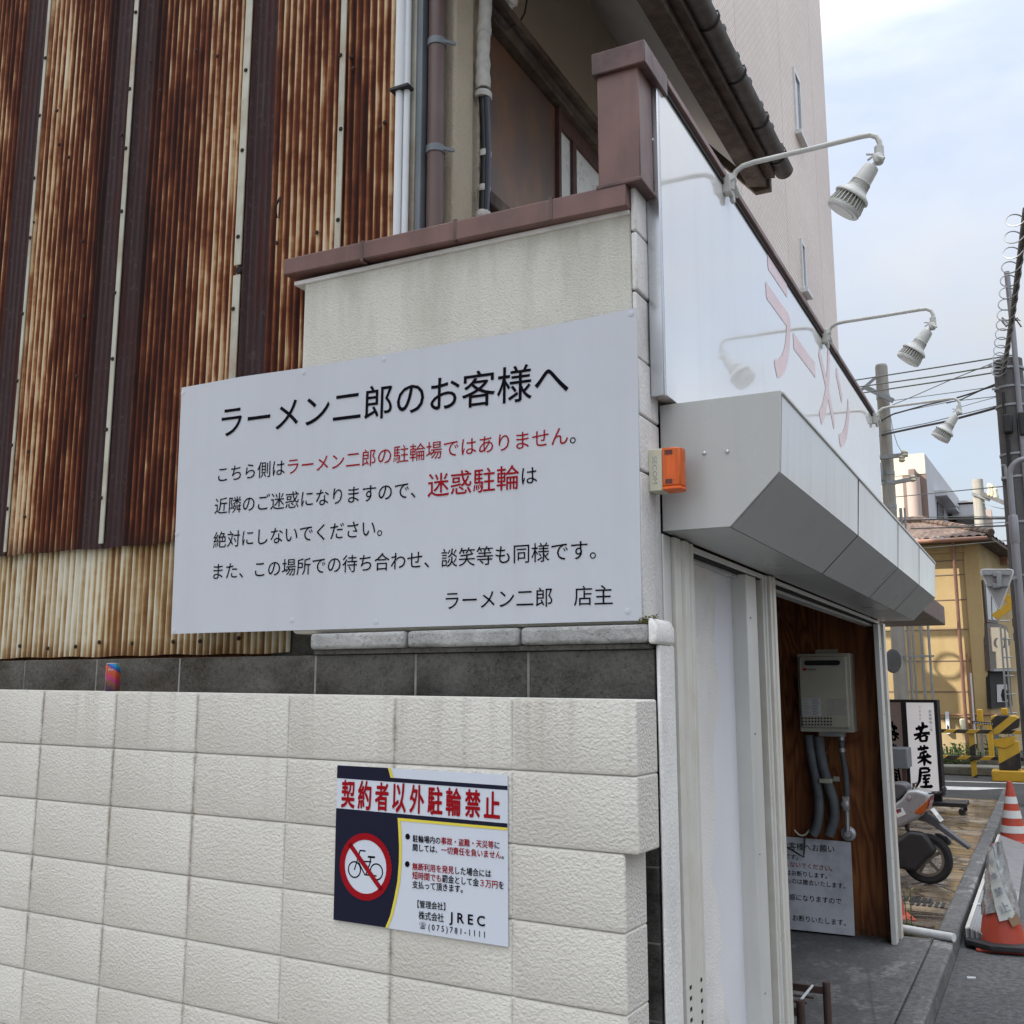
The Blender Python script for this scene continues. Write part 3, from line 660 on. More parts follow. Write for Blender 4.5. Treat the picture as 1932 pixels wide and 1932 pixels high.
def corrug(x0, x1, z0, z1, y, amp, name, mt, zs=2, lean=0, ragged=0):
    vs = []; fs = []; n = int((x1-x0)/PITCH_C*10)
    rows = [z0+(z1-z0)*k/zs for k in range(zs+1)]
    for k,z in enumerate(rows):
        for i in range(n+1):
            x = x0+(x1-x0)*i/n; rg = ragged*math.sin(x*9)*.5+ragged*math.sin(x*23+1) if k == 0 else 0
            flat = .35 if any(a < x < b for a,b in ((-2.98,-2.85),(-2.385,-2.16),(-1.615,-1.49))) else 1
            vs.append((x, y-amp*flat*math.sin(2*math.pi*x/PITCH_C)-.004*math.sin(x*3.1+z), z+rg))
    for k in range(zs):
        for i in range(n): a = k*(n+1)+i; fs.append((a,a+1,a+n+2,a+n+1))
    return MB().add(vs, fs).build(name, mt, oh, ang=80)
for a,b in ((-3.42,-2.832),(-2.832,-2.27),(-2.27,-1.632),(-1.632,-1.165),(-1.165,-.905)):
    corrug(a, b+.02, 2.222+random.uniform(-.004,.004), 5.6, .075+random.uniform(0,.004), .0052, 'cladding_sheet', M['rust'], 8, 0, .0025)
corrug(-3.42, -1.350, 1.797, 2.30, .105, .0055, 'skirt_sheet', M['rustlow'], 4, 0, .002)
for x,wd in ((-2.829,.016),(-2.268,.024),(-1.632,.034),(-1.163,.026)):
    z0 = 2.236
    bt = MB()
    if wd == .034:
        bt.box((x-wd/2,.060,z0),(x+wd/2,.0665,3.235)); bt.box((x-wd/2,.060,3.275),(x+wd/2,.0665,5.6))
    else: bt.box((x-wd/2,.060,z0),(x+wd/2,.0665,5.6))
    bt.build('lap_strip', M['batten'], oh, bevel=.002)
MB().lathe([(.017,0),(.013,.004)], (-1.626,.066,3.255), (0,-1,0), 10).build('hole_patch', M['gap'], oh)
# screws
scr = MB().lathe([(.0085,0),(.0085,.003),(.005,.0065),(.001,.007)], (0,0,0), (0,-1,0), 8)
s0 = scr.build('roofing_screw', M['rustscrew'], oh)
pts = []
for x in (-2.828,-2.272,-1.637,-1.167):
    zz_ = 2.42
    while zz_ < 4.9: pts.append((x+random.uniform(-.008,.008), .0595, zz_)); zz_ += random.uniform(.27,.36)
for k in range(26): pts.append((random.uniform(-3.0,-.93), .068, random.uniform(2.35,4.4)))
for k in range(9): pts.append((-2.9+k*.165+random.uniform(-.04,.04), .098, 1.845+random.uniform(-.012,.012)))
for i,p in enumerate(pts):
    o = s0 if i == 0 else s0.copy()
    if i: COL.objects.link(o); o.parent = oh
    o.location = V(p)-oh.location
# hook on the cladding
m = MB(); p = onY(533,395,.06); m.tube([p+V((-.03,.005,-.025)), p+V((-.01,-.03,0)), p+V((.03,-.05,.02))], .004, 6); m.tube([p+V((.03,-.05,.02)), p+V((.022,-.045,-.06))], .003, 6)
m.build('bent_wire_hook', M['rustscrew'], oh)
# house body
MB().box((-6.5,.13,1.8),(-.915,.3,5.6)).build('gable_wall', M['gap'], oh)
MB().box((-.93,.20,2.86),(-.80,2.55,5.2)).build('front_wall', M['hstucco'], oh)
MB().box((-.90,.20,2.86),(-.755,.345,5.2)).build('corner_pillar', M['hstucco'], oh, bevel=.012)
MB().box((-.80,.345,2.86),(-.768,.418,5.2)).build('corner_pilaster', M['hstucco'], oh, bevel=.008)
MB().box((-6.5,2.5,2.86),(-.93,2.55,5.0)).build('far_gable_wall', M['hstucco'], oh)
# storm shutter case and window on the street front (plane x=-.8)
XW = -.79
def hx(px, py): return onX(px, py, XW)
MB().box((XW-.03,.43,3.56),(XW+.012,1.142,4.278)).build('storm_shutter', M['rpanel'], oh, bevel=.006)
MB().box((XW-.03,.41,4.285),(XW+.055,2.5,4.345)).build('lintel_beam', M['wood'], oh, bevel=.008)
MB().box((XW-.03,.39,4.352),(XW+.085,2.5,4.385)).build('lintel_cap', M['wood'], oh, bevel=.006)
MB().box((XW-.03,.43,3.49),(XW+.06,2.5,3.55)).build('sill_beam', M['wood'], oh, bevel=.008)
MB().box((XW-.03,.43,3.43),(XW+.035,2.5,3.485)).build('sill_apron', M['woodred'], oh, bevel=.006)
MB().box((XW-.03,1.145,3.55),(XW+.03,1.172,4.28)).build('window_post', M['woodred'], oh, bevel=.003)
wf = MB()
wf.box((XW-.008,1.172,4.2),(XW+.022,2.5,4.284)); wf.box((XW-.008,1.32,3.55),(XW+.022,1.365,4.2)); wf.box((XW-.008,1.82,3.55),(XW+.022,1.86,4.2))
wfo = wf.build('window_frame', M['woodred'], oh, bevel=.003)
for a,b in ((1.172,1.32),(1.365,1.82),(1.86,2.5)):
    MB().box((XW-.008,a,3.56),(XW+.006,b,4.2)).build('window_pane', M['paperpane'], oh)
# eave
XE = -.10; ZE = 4.50; YE = 2.70
MB().prism([(-.80,-.25,5.126),(XE-.12,-.25,4.45),(XE-.12,YE-.1,4.45),(-.80,YE-.1,5.126)], (0,0,.025)).build('soffit', M['eave'], oh)
MB().prism([(XE-.16,-.3,4.43),(XE-.06,-.3,4.41),(XE-.06,-.3,4.49),(XE-.16,-.3,4.51)], (0,YE+.2,0)).build('fascia_board', M['wood'], oh, bevel=.004)
MB().prism([(XE-.058,-.3,4.46),(XE-.01,-.3,4.45),(XE-.01,-.3,4.53),(XE-.058,-.3,4.53)], (0,YE+.2,0)).build('eave_board', M['wood'], oh)
g = MB(); ga = [(XE+.02+.052*math.cos(t), 4.535+.052*math.sin(t)) for t in [math.pi+math.pi*k/10 for k in range(11)]]
gb = [(XE+.02+.046*math.cos(t), 4.535+.046*math.sin(t)) for t in [math.pi+math.pi*k/10 for k in range(11)]][::-1]
g.prism([(x,-.35,z) for x,z in ga+gb], (0,YE+.35,0)); g.prism([(x,YE-.004,z) for x,z in ga], (0,.004,0))
gut = g.build('rain_gutter', M['gutterpipe'], oh)
for yy in (-.1,.3,.75,1.2,1.65,2.1,2.5):
    MB().tube([(XE-.05,yy,4.52)]+[(XE+.02+.056*math.cos(t), yy, 4.535+.056*math.sin(t)) for t in [math.pi+math.pi*k/8 for k in range(9)]]+[(XE+.07,yy,4.56),(XE+.0,yy,4.565)], .005, 6).build('gutter_bracket', M['black'], gut)
rb = MB(); rb.prism([(XE-.02,-.3,4.56),(-3.2,-.3,8.6),(-3.2,-.3,8.45),(XE-.02,-.3,4.53)], (0,YE+.25,0)); rb.build('roof', M['rooftile'], oh)
yy = -.2; k = 0
while yy < YE-.05:
    MB().lathe([(.027,0),(.032,.010),(.032,.022),(.022,.03)], (XE+.005,yy,4.635), (.9,0,-.42), 14).build('eave_tile', M['rooftile'], oh); yy += .235
MB().prism([(XE-.05,YE-.05,4.52),(XE-.05,YE-.05,4.42),(-.24,YE-.05,4.42),(-.80,YE-.05,5.08),(-.80,YE-.05,5.22),(-.22,YE-.05,4.64)], (0,.05,0)).build('verge_board', M['wood'], oh, bevel=.004)
# insulator on the front wall
ins = thing('cable_insulator', 'weathered ceramic cable insulator with a looped black wire under the eave', 'insulator', (XW+.05,.75,4.55))
ip = onX(952,8,-.74); MB().lathe([(.012,0),(.028,.01),(.022,.03),(.032,.045),(.026,.06),(.012,.075)], ip+V((.0,0,-.03)), (.7,-.2,.6), 14).build('insulator', M['wplaster'], ins)
MB().bar(ip+V((-.06,.03,.02)), ip+V((.0,.01,-.03)), .03, .05).build('bracket', M['wood'], ins, bevel=.005)
MB().tube([onX(x,y,-.72) for x,y in ((925,5),(930,22),(942,42),(960,53),(978,46),(990,25),(996,-12))], .004, 8).build('wire_loop', M['cablebk'], ins)
w2 = MB().tube([onX(x,y,-.735) for x,y in ((962,50),(985,75),(1012,112),(1030,150),(1060,185),(1090,225),(1115,255))], .0035, 6).build('thin_wall_wire', M['cablebk']); tag(w2, 'thin black wire running down along the timber lintel of the old house', 'wire')

# pipes beside the rusted cladding
def vpipe(name, label, cat, x, y, r, z0, z1, m, n=14):
    o = MB().tube([(x,y,z0),(x,y,(z0+z1)/2),(x,y,z1)], r, n).build(name, m); return tag(o, label, cat)
cd = thing('white_conduit', 'white plastic conduit with black ties running down beside the rusted iron', 'pipe', (-.895,.05,3.2))
MB().tube([(-.90,.055,3.0),(-.90,.055,3.83)], .015, 12).build('lower_pipe', M['pvc'], cd)
MB().tube([(-.872,.06,3.0),(-.872,.06,5.4)], .012, 12).build('thin_pipe', M['pvc'], cd)
MB().tube([(-.898,.055,3.80),(-.895,.055,5.4)], .0215, 14).build('upper_pipe', M['pvc'], cd)
MB().box((-.93,.03,3.79),(-.85,.072,3.802)).build('tie_wire', M['black'], cd, bevel=.002)
st = MB().box((-.853,.09,2.9),(-.829,.13,5.4)).build('grey_flashing', M['greystrip'], oh, bevel=.003)
MB().box((-.918,.085,2.9),(-.853,.10,5.4)).build('pale_corner_trim', M['batten'], oh, bevel=.003)
dp = thing('brown_downpipe', 'brown plastic rain downpipe held by grey bands at the stucco corner', 'downpipe', (-.795,.13,2.9))
MB().tube([(-.792,.13,2.9),(-.792,.13,5.4)], .031, 18).build('pipe', M['brownpipe'], dp)
for z in (3.56,3.98):
    MB().lathe([(.035,0),(.035,.026)], (-.792,.13,z), (0,0,1), 18).build('band', M['greystrip'], dp)
    MB().bar((-.765,.12,z+.013),(-.73,.16,z+.013), .006,.012).build('band_clip', M['greystrip'], dp)
cb = thing('cable_bundle', 'bundle of black and grey cables wrapped in peeling white tape beside the storm shutter', 'cable', (-.72,.33,3.2))
cx, cy = -.728, .375
def wob(z): return V((cx+.004*math.sin(z*9), cy+.004*math.cos(z*7), z))
MB().tube([wob(2.95+k*.12) for k in range(22)], .019, 12).build('black_cable', M['cablebk'], cb)
MB().tube([wob(2.95+k*.12)+V((.02,-.006,0)) for k in range(9)], .0075, 10).build('grey_cable', M['cablebl'], cb)
MB().tube([wob(2.95+k*.12)+V((.016,-.016,0)) for k in range(9)], .005, 10).build('grey_cable', M['cablebk'], cb)
vs = []; zt_ = [3.93,3.96,4.0,4.03,4.07,4.1,4.14,4.18,4.22,4.26,4.3,4.5,4.8,5.3]
MB().tube([wob(z) for z in zt_], [.028,.031,.026,.030,.024,.027,.0255,.028,.025,.027,.026,.027,.026,.026], 14).build('tape_wrap', M['tape'], cb)
for z,r in ((3.90,.034),(3.66,.024),(3.52,.0235),(3.415,.030),(4.17,.030)):
    MB().lathe([(r*.93,-.010),(r,-.004),(r*.97,.012),(r*.9,.016)], wob(z), (.06,.05,1), 14).build('tape_ring', M['tape'], cb)
for k in range(9):
    z = 3.25+k*.075+random.uniform(-.02,.02); p = wob(z)+V((-.018,-.008,0))
    MB().poly([p, p+V((-.006,-.004,.05)), p+V((.008,-.018,.045)), p+V((.010,-.019,.008))]).build('tape_shred', M['tape'], cb)

# ================================================================== spot lamps over the fascia
M['lampwhite'] = plain('lamp enamel', (.55,.55,.52), .35, .05, 8, streak=.15, dirt=(.38,.36,.30), dirt_amt=.3)
M['lampgrey'] = plain('lamp fins', (.30,.285,.23), .45, .1, 10)
M['lens'] = plain('frosted lens', (.62,.61,.59), .25, .03, 4)
def spot_lamp(label):
    r = thing('spot_lamp', label, 'spot lamp', (0,0,0), 0, 'spot lamps on arms above the fascia sign')
    a = [(.03,0,-.07),(.035,0,-.03),(.048,0,.0),(.075,0,.017),(.12,0,.022),(.32,0,.024),(.51,0,.028),(.545,0,.026),(.567,0,.012),(.575,0,-.01),(.575,0,-.035)]
    a = [V(p) for p in a]
    MB().tube(a, .0098, 12).build('arm', M['lampwhite'], r)
    m = MB(); m.box((.0,-.022,-.085),(.03,.022,-.01)); m.tube([(.03,0,-.03),(.03,.09,-.055)], .013, 10); m.tube([(.03,-.01,-.02),(.03,.02,-.028)], .019, 10); m.box((.012,.03,-.10),(.028,.06,-.02))
    m.build('clamp', M['lampwhite'], r, bevel=.003)
    k = V((.572,0,-.062)); d = V((-.60,-.02,-.80)).normalized()
    m = MB(); m.tube([k+V((0,0,.035)), k+V((0,0,-.008))], .017, 12); m.lathe([(.010,-.022),(.018,-.018),(.018,.018),(.010,.022)], k+V((-.004,0,-.012)), (0,1,0), 12)
    m.tube([k+V((-.002,-.02,-.012)), k+V((.018,-.025,-.028))], .007, 8); m.bar(k+V((-.02,0,.01)), k+V((-.045,0,.016)), .01,.005); m.bar(k+V((-.02,0,.005)), k+V((-.042,0,-.008)), .01,.005)
    m.tube([k+V((-.002,0,-.012)), k+d*.055], .009, 10)
    m.build('knuckle', M['lampwhite'], r, bevel=.001)
    b = k+d*.04
    MB().lathe([(.016,0),(.026,.006),(.029,.02),(.033,.066),(.034,.07),(.0365,.072),(.034,.075),(.0368,.077),(.0345,.08),(.0372,.082),(.035,.085),(.038,.088),(.0355,.091),(.039,.094),(.039,.1),(.043,.108),(.060,.122),(.0655,.128),(.0665,.134),(.062,.137),(.048,.132)], b, d, 28).build('housing', M['lampwhite'], r)
    MB().lathe([(.046,.13),(.052,.15),(.056,.176)], b, d, 24).build('heat_sink', M['lampgrey'], r)
    u = d.orthogonal().normalized(); w_ = d.cross(u); m = MB()
    for j in range(26):
        t = 2*math.pi*j/26; e = u*math.cos(t)+w_*math.sin(t)
        m.bar(b+d*.131+e*.052, b+d*.176+e*.0605, .0035, .010, e)
    m.build('fins', M['lampwhite'], r)
    MB().lathe([(.058,.172),(.063,.176),(.0645,.186),(.062,.192),(.048,.193)], b, d, 30).build('rim', M['lampwhite'], r)
    MB().lathe([(.049,.1905),(.044,.196),(.02,.199),(.001,.1995)], b, d, 28).build('lens', M['lens'], r)
    return r
lp = spot_lamp('nearest white spot lamp on a curved arm, close to the brown pier cap')
for i,(y,z,lab,rz) in enumerate(((.886,3.635,None,0),(2.884,3.645,'middle one of the three white spot lamps, above the faded red letters',R(1)),(4.759,3.62,'farthest and smallest white spot lamp, in front of the overhead wires',R(-2)))):
    o = lp if i == 0 else copy_tree(lp)
    if lab: o['label'] = lab
    o.location = (.05,y,z); o.rotation_euler = (0,0,rz)
lp.location = (.05,.886,3.635)

# ================================================================== security beacon at the corner
M['amber'] = NT('amber plastic').out((.85,.16,.012), .18, None, .5)
M['amber'].node_tree.nodes['Principled BSDF'].inputs['Transmission Weight'].default_value = .35
M['amberin'] = plain('orange reflector', (.80,.13,.01), .4, .1, 20)
M['creamp'] = plain('cream plastic', (.58,.56,.43), .45, .05, 6)
M['sticker'] = plain('grey print', (.22,.25,.29), .4, .05)
M['darkred'] = plain('dark lamp socket', (.10,.012,.006), .4, .1)
sb = thing('security_beacon', 'cream box with an orange flashing beacon and grey lettering fixed to the corner masonry', 'alarm light', (.02,.08,2.3))
z0, z1 = 2.265, 2.405; zA = onX(1240,925,.02).z
p0 = onX(1219,917,.0); pz0 = onX(1228,918,.035).z; pz1 = onX(1228,838,.035).z
MB().box((.003,.07,pz0),(.046,.135,pz1)).build('box', M['creamp'], sb, bevel=.003)
m = MB(); xs0 = .0465
prof = [(xs0,.066),(.085,.066),(.10,.074),(.106,.095),(.106,.11),(.10,.13),(.085,.139),(xs0,.139)]
m.prism([(x,y,pz0+.012) for x,y in prof], (0,0,pz1-pz0-.012)); m.build('amber_lens', M['amber'], sb, bevel=.004)
MB().prism([(x,y,pz0+.002) for x,y in prof], (0,0,.009)).build('base_rim', M['amberin'], sb, bevel=.002)
m = MB()
for k in range(7): m.box((.062+.004*k,.0655,pz0+.03),(.0645+.004*k,.0668,pz1-.025))
m.build('lens_ribs', M['amberin'], sb)
m = MB(); m.box((.056,.0652,pz1-.022),(.080,.0664,pz1-.008)); m.box((.056,.0652,pz0+.018),(.078,.0664,pz0+.032)); m.build('socket', M['darkred'], sb)
lc = (pz0+pz1)/2
letters('SECOM', (.0235,.0697,pz1-.022), (.0235,.0697,pz0+.022), (0,-1,0), M['sticker'], sb, bold=.03, hscale=.75, upv=(1,0,0), lift=-.0006)
for o in sb.children:
    if o.name.startswith('lettering'):
        pass

# ================================================================== drink can on the ledge
def mat_can():
    t = NT('bright can print'); s = t.sep(); a = t.math('ARCTAN2', s[1], s[0])
    v = t.math('ADD', t.math('MULTIPLY', s[2], 9.0), t.math('MULTIPLY', a, .13))
    c = t.ramp(t.math('ADD', v, t.math('MULTIPLY', t.noise(40, 2), .06)), [(0,(.05,.02,.05)),(.22,(.20,.07,.03)),(.30,(.38,.02,.16)),(.46,(.42,.06,.02)),(.66,(.50,.09,.03)),(.69,(.02,.04,.25)),(.76,(.02,.16,.45)),(.86,(.03,.28,.40)),(.93,(.35,.38,.04)),(1,(.5,.2,.03))])
    return t.out(c, .25, .35, .5)
cpos = onP(211,1302, WP-WN*.07, WN); 
can = thing('drink_can', 'small brightly printed coffee can standing on the ledge of the white block wall', 'drink can', (cpos.x, cpos.y, 1.643-.0098*((cpos-WP).dot(WE))-.001))
MB().lathe([(.022,0),(.0265,.004),(.0265,.094),(.0235,.1),(.0235,.1005)], (0,0,0), (0,0,1), 28).build('body', mat_can(), can, world=False)
MB().lathe([(.0243,.1),(.0243,.1035),(.0225,.1035),(.0215,.1005),(.001,.1005)], (0,0,0), (0,0,1), 28).build('lid', M['screw'], can, world=False)
letters('BOSS', (.006,-.0270,.079), (.022,-.0185,.079), (.35,-.9,0), M['signwhite'], can, bold=.03, lift=.0006, world=False)
# moss tuft and grit on the ledges
M['moss'] = plain('moss', (.10,.095,.018), .9, .5, 60, .004, 120)
m = MB()
for k in range(70):
    a = random.uniform(0,6.28); p = V((.0+random.uniform(-.005,.05), -.006+random.uniform(-.02,.012), 1.856+random.uniform(0,.016)))
    p.z += .02*max(0,p.x*12-.1); l = random.uniform(.004,.011); e = V((math.cos(a),math.sin(a),random.uniform(.2,1))).normalized()*l; s_ = e.orthogonal().normalized()*l*.35
    m.poly([p-s_, p+s_, p+e])
tag(m.build('moss_tuft', M['moss'], smooth=False), 'tuft of olive moss under the bottom right corner of the big notice board', 'moss')

# ================================================================== inside the open shop bay
YP = 4.995
ht = thing('water_heater', 'cream wall mounted gas water heater with a slotted vent hanging on the red plywood', 'water heater', (-.43,4.9,1.4))
M['heater'] = plain('heater enamel', (.42,.40,.33), .42, .06, 4, dirt=(.24,.21,.16), dirt_amt=.4)
def hp(x, y, yy=4.80): return onY(*C5(x,y,2280,1880,3.117), yy)
a = hp(222,158); b = hp(735,885); hx0, hz1, hx1, hz0 = a.x, a.z, b.x, b.z
MB().box((hx0,4.815,hz0),(hx1+.01,YP,hz1)).build('case', M['heater'], ht, bevel=.006)
MB().box((hx0+.012,4.795,hz0+.03),(hx1-.012,4.818,hz1-.02)).build('front_cover', M['heater'], ht, bevel=.014, seg=3)
va, vb = hp(285,212,4.795), hp(640,272,4.795); zc, rr_ = (va.z+vb.z)/2, abs(va.z-vb.z)/2
def stadium(x0, x1, zc, r, y): return [(x1-r+r*math.sin(t), y, zc+r*math.cos(t)) for t in [math.pi*k/8 for k in range(9)]]+[(x0+r-r*math.sin(t), y, zc-r*math.cos(t)) for t in [math.pi*k/8 for k in range(9)]]
vt = MB().prism(stadium(va.x,vb.x,zc,rr_,4.790), (0,.006,0)).build('vent_rim', M['screw'], ht)
MB().prism(stadium(va.x+.008,vb.x-.008,zc,rr_-.007,4.7885), (0,.004,0)).build('vent_slot', M['gap'], vt)
m = MB(); r1, r2 = hp(282,290,4.794), hp(316,313,4.794); m.box((r1.x,4.7935,r2.z),(r2.x,4.7945,r1.z)); m.build('logo_square', M['inkred'], ht)
letters('NORITZ', hp(322,303,4.794), hp(402,303,4.794), NY, M['ink'], ht, bold=.02, lift=.0008)
M['label'] = plain('rating label', (.50,.50,.49), .5, .05, 30)
l1, l2 = hp(270,565,4.794), hp(455,735,4.794); MB().box((l1.x,4.7932,l2.z),(l2.x,4.7945,l1.z)).build('rating_label', M['label'], ht)
m = MB()
for k in range(11):
    z = l1.z-.008-k*.0105; m.box((l1.x+.006,4.7922,z-.002),(l1.x+.006+random.uniform(.03,.055),4.7928,z+.001)); m.box((l1.x+.072,4.7922,z-.0025),(l1.x+.072+random.uniform(.03,.05),4.7928,z+.0015))
    m.box((hp(475,0,4.794).x,4.7940,z-.002),(hp(475,0,4.794).x+random.uniform(.05,.075),4.7947,z+.0005)); m.box((hp(575,0,4.794).x,4.7940,z-.002),(hp(575,0,4.794).x+random.uniform(.04,.065),4.7947,z+.0005))
m.build('fine_print', M['sticker'], ht, smooth=False)
m = MB()
for j in range(3):
    for i in range(10): p = hp(285+i*28.6, 752+j*29, 4.794); m.lathe([(.0065,0),(.0065,.002)], p, (0,-1,0), 8)
m.build('air_holes', M['gap'], ht)
b1, b2 = hp(400,120,4.96), hp(607,160,4.96); MB().box((b1.x,4.95,b2.z),(b2.x,4.96,b1.z)).build('wall_bracket', M['heater'], ht)
MB().box((hx0+.12,4.86,hz0-.03),(hx1-.06,4.95,hz0)).build('pipe_cover', M['screw'], ht)
M['lag'] = plain('grey pipe lagging', (.105,.115,.125), .7, .2, 14, .003, 60, streak=.2)
def hose(name, pts, r, m, yy=4.92):
    P = [hp(x,y,yy) for x,y in pts]; Q = []
    for i in range(len(P)-1):
        p0 = P[max(i-1,0)]; p1 = P[i]; p2 = P[i+1]; p3 = P[min(i+2,len(P)-1)]
        for k in range(5):
            t = k/5; Q.append(.5*((2*p1)+(p2-p0)*t+(2*p0-5*p1+4*p2-p3)*t*t+(3*p1-p0-3*p2+p3)*t**3))
    Q.append(P[-1]); return MB().tube(Q, r, 12).build(name, m, ht)
hose('lagged_pipe', [(338,905),(350,1020),(378,1180),(415,1380),(432,1540),(425,1680),(400,1780),(375,1822)], .034, M['lag'])
hose('lagged_pipe', [(428,918),(440,1040),(470,1200),(520,1370),(568,1520),(578,1640),(555,1740),(522,1830)], .036, M['lag'])
hose('gas_hose', [(640,905),(645,1050),(665,1180),(682,1300),(690,1470)], .020, M['lag'])
hose('gas_pipe', [(690,1590),(693,1680),(696,1790)], .017, M['screw'])
hose('thin_wire', [(535,905),(520,990),(480,1080),(520,1100),(515,1160)], .004, M['cablebk'])
hose('thin_wire', [(205,1780),(250,1825),(300,1825),(345,1780)], .006, M['creamp'])
m = MB(); p = hp(678,1540,4.9); m.lathe([(.018,0),(.028,.004),(.028,.03),(.02,.034)], p, (0,-1,0), 16); m.box((p.x-.02,4.89,p.z-.045),(p.x+.024,4.93,p.z+.05)); m.build('gas_valve', M['screw'], ht, bevel=.003)
p = hp(706,1812,4.96); MB().lathe([(.052,0),(.050,.012),(.03,.02),(.022,.05),(.001,.052)], p, (0,-1,0), 18).build('wall_flange', M['screw'], ht)
for x,y in ((640,945),(645,1055)): MB().lathe([(.016,0),(.024,.004),(.024,.03),(.016,.034)], hp(x,y+12,4.92), (0,0,1), 12).build('brass_nut', M['screw'], ht)
m = MB(); p = hp(497,1330,4.9); m.box((p.x-.045,4.875,p.z-.014),(p.x+.04,4.96,p.z+.016)); m.box((p.x+.04,4.95,p.z-.005),(p.x+.085,4.96,p.z+.03)); m.build('pipe_clamp', M['heater'], ht, bevel=.006)

# notice leaning on the plywood
nb = thing('leaning_notice', 'scuffed white notice panel with handwritten style black and red lines leaning on the plywood floor', 'notice', (-.6,4.9,0))
def np2(x, y): return onP(*C5(x,y,2300,2440,3.309), V((0,4.90,0)), V((0,-1,.10)).normalized())
NN = V((0,-1,.10)).normalized()
A, B_, D_ = np2(703,155), np2(743,1072), np2(60,100); E_ = np2(100,1003)
ext = (D_-A)*.75; ext2 = (E_-B_)*.72
M['scuffed'] = plain('scuffed board', (.58,.60,.66), .5, .08, 4, streak=.15, dirt=(.14,.14,.14), dirt_amt=.45)
MB().prism([E_+ext2, B_, A, D_+ext], NN*-.006).build('panel', M['scuffed'], nb)
for body,a,b,m_ in (('お客様へお願い',(28,185),(542,225),'ink'),('です。',(62,288),(185,308),'ink'),('しないでください。',(62,365),(522,415),'inkred'),('はお断りします。',(72,450),(470,488),'ink'),('ものは撤去いたします。',(72,528),(648,585),'ink'),('迷惑になりますので',(40,682),(612,735),'ink'),('く、お断りいたします。',(20,880),(655,945),'ink')):
    letters(body, np2(*a), np2(*b), NN, M[m_], nb, bold=.006)
ck = MB().tube([np2(*p)+NN*.03 for p in ((262,15),(262,120),(258,220),(252,300),(200,270),(130,225),(80,200))], .006, 8).build('hanging_cord', M['cablebk']); tag(ck, 'thick black cord drooping over the top of the leaning notice', 'cord')

# steel rack on the shop floor
rk = thing('steel_rack', 'low rusty brown steel tube rack on the shop floor behind the white post', 'rack', (-.3,2.6,0))
M['rackst'] = plain('rusty brown tube', (.070,.040,.034), .55, .3, 20, streak=.3)
def rp(x, y, yy): return onY(*C5(x,y,2300,2440,3.309), yy)
pA = rp(463,1522,2.55); pB = rp(210,1702,2.05)
pC = pA+V((-.75,.02,0)); pD = pB+V((-.75,.02,0))
for p in (pA,pB,pC,pD): MB().tube([(p.x,p.y,0),(p.x,p.y,p.z)], .019, 14).build('leg', M['rackst'], rk)
MB().bar(pA+V((0,0,-.04)), pC+V((0,0,-.04)), .02, .03).build('rail', M['rackst'], rk); MB().bar(pB+V((0,0,-.05)), pD+V((0,0,-.05)), .02, .03).build('rail', M['rackst'], rk)
for t in (.35,.62): q = pA.lerp(pB,t); MB().tube([q+V((-.02,0,-.045)), q+V((-.75,0,-.045))], .006, 8).build('cross_wire', M['rackst'], rk)
MB().tube([pA.lerp(pB,.05)+V((-.06,0,-.02)), pB+V((.0,.02,.0))], .006, 8).build('pale_rod', M['pvc'], rk)
MB().tube([pC+V((.0,0,-.03)), pD+V((0,0,-.03))], .008, 8).build('side_rod', M['rackst'], rk)

# ================================================================== tall tiled building up the street
tb = thing('tiled_building', 'tall pinkish beige tiled building with narrow slit windows rising behind the shop', 'building', (-5,13,0))
MB().box((-10,7,-.1),(-2.3,18.62,34)).build('wall', M['tile'], tb)
M['winframe'] = plain('white window frame', (.62,.64,.65), .4, .05); M['glass'] = plain('dull window glass', (.16,.19,.21), .08, .1, 2, spec=.6)
for px0,py0,px1,py1 in ((1496,143,1513,272),(1509,455,1521,556)):
    pa = onX(px0,py0,-2.3); pb = onX(px1,py1,-2.3); zt1 = (onX(px0,py0,-2.3).z+onX(px1,py0+12,-2.3).z)/2; zb1 = onX(px1,py1,-2.3).z
    for dz in (0,):
        y0_, y1_ = pa.y, pb.y
        wfm = MB(); t_ = .07
        wfm.box((-2.31,y0_,zb1),(-2.27,y0_+t_,zt1)); wfm.box((-2.31,y1_-t_,zb1),(-2.27,y1_,zt1)); wfm.box((-2.31,y0_+t_,zb1),(-2.27,y1_-t_,zb1+t_)); wfm.box((-2.31,y0_+t_,zt1-t_),(-2.27,y1_-t_,zt1))
        f_ = wfm.build('window', M['winframe'], tb)
        MB().box((-2.33,y0_+t_,zb1+t_),(-2.296,y1_-t_,zt1-t_)).build('pane', M['glass'], f_)
        MB().box((-2.3,y0_-.05,zb1-.09),(-2.19,y1_+.05,zb1-.01)).build('sill', M['winframe'], f_)
M['awn'] = plain('brown awning', (.16,.115,.10), .55, .1, 3, streak=.3)
aw = onY(1784,1180,15.0)
MB().box((-2.3,8.2,aw.z),(aw.x,15.0,aw.z+.30)).build('awning', M['awn'], tb, bevel=.02)
MB().box((-2.302,7.0,-.1),(-2.27,15,.5)).build('plinth', M['greystrip'], tb)

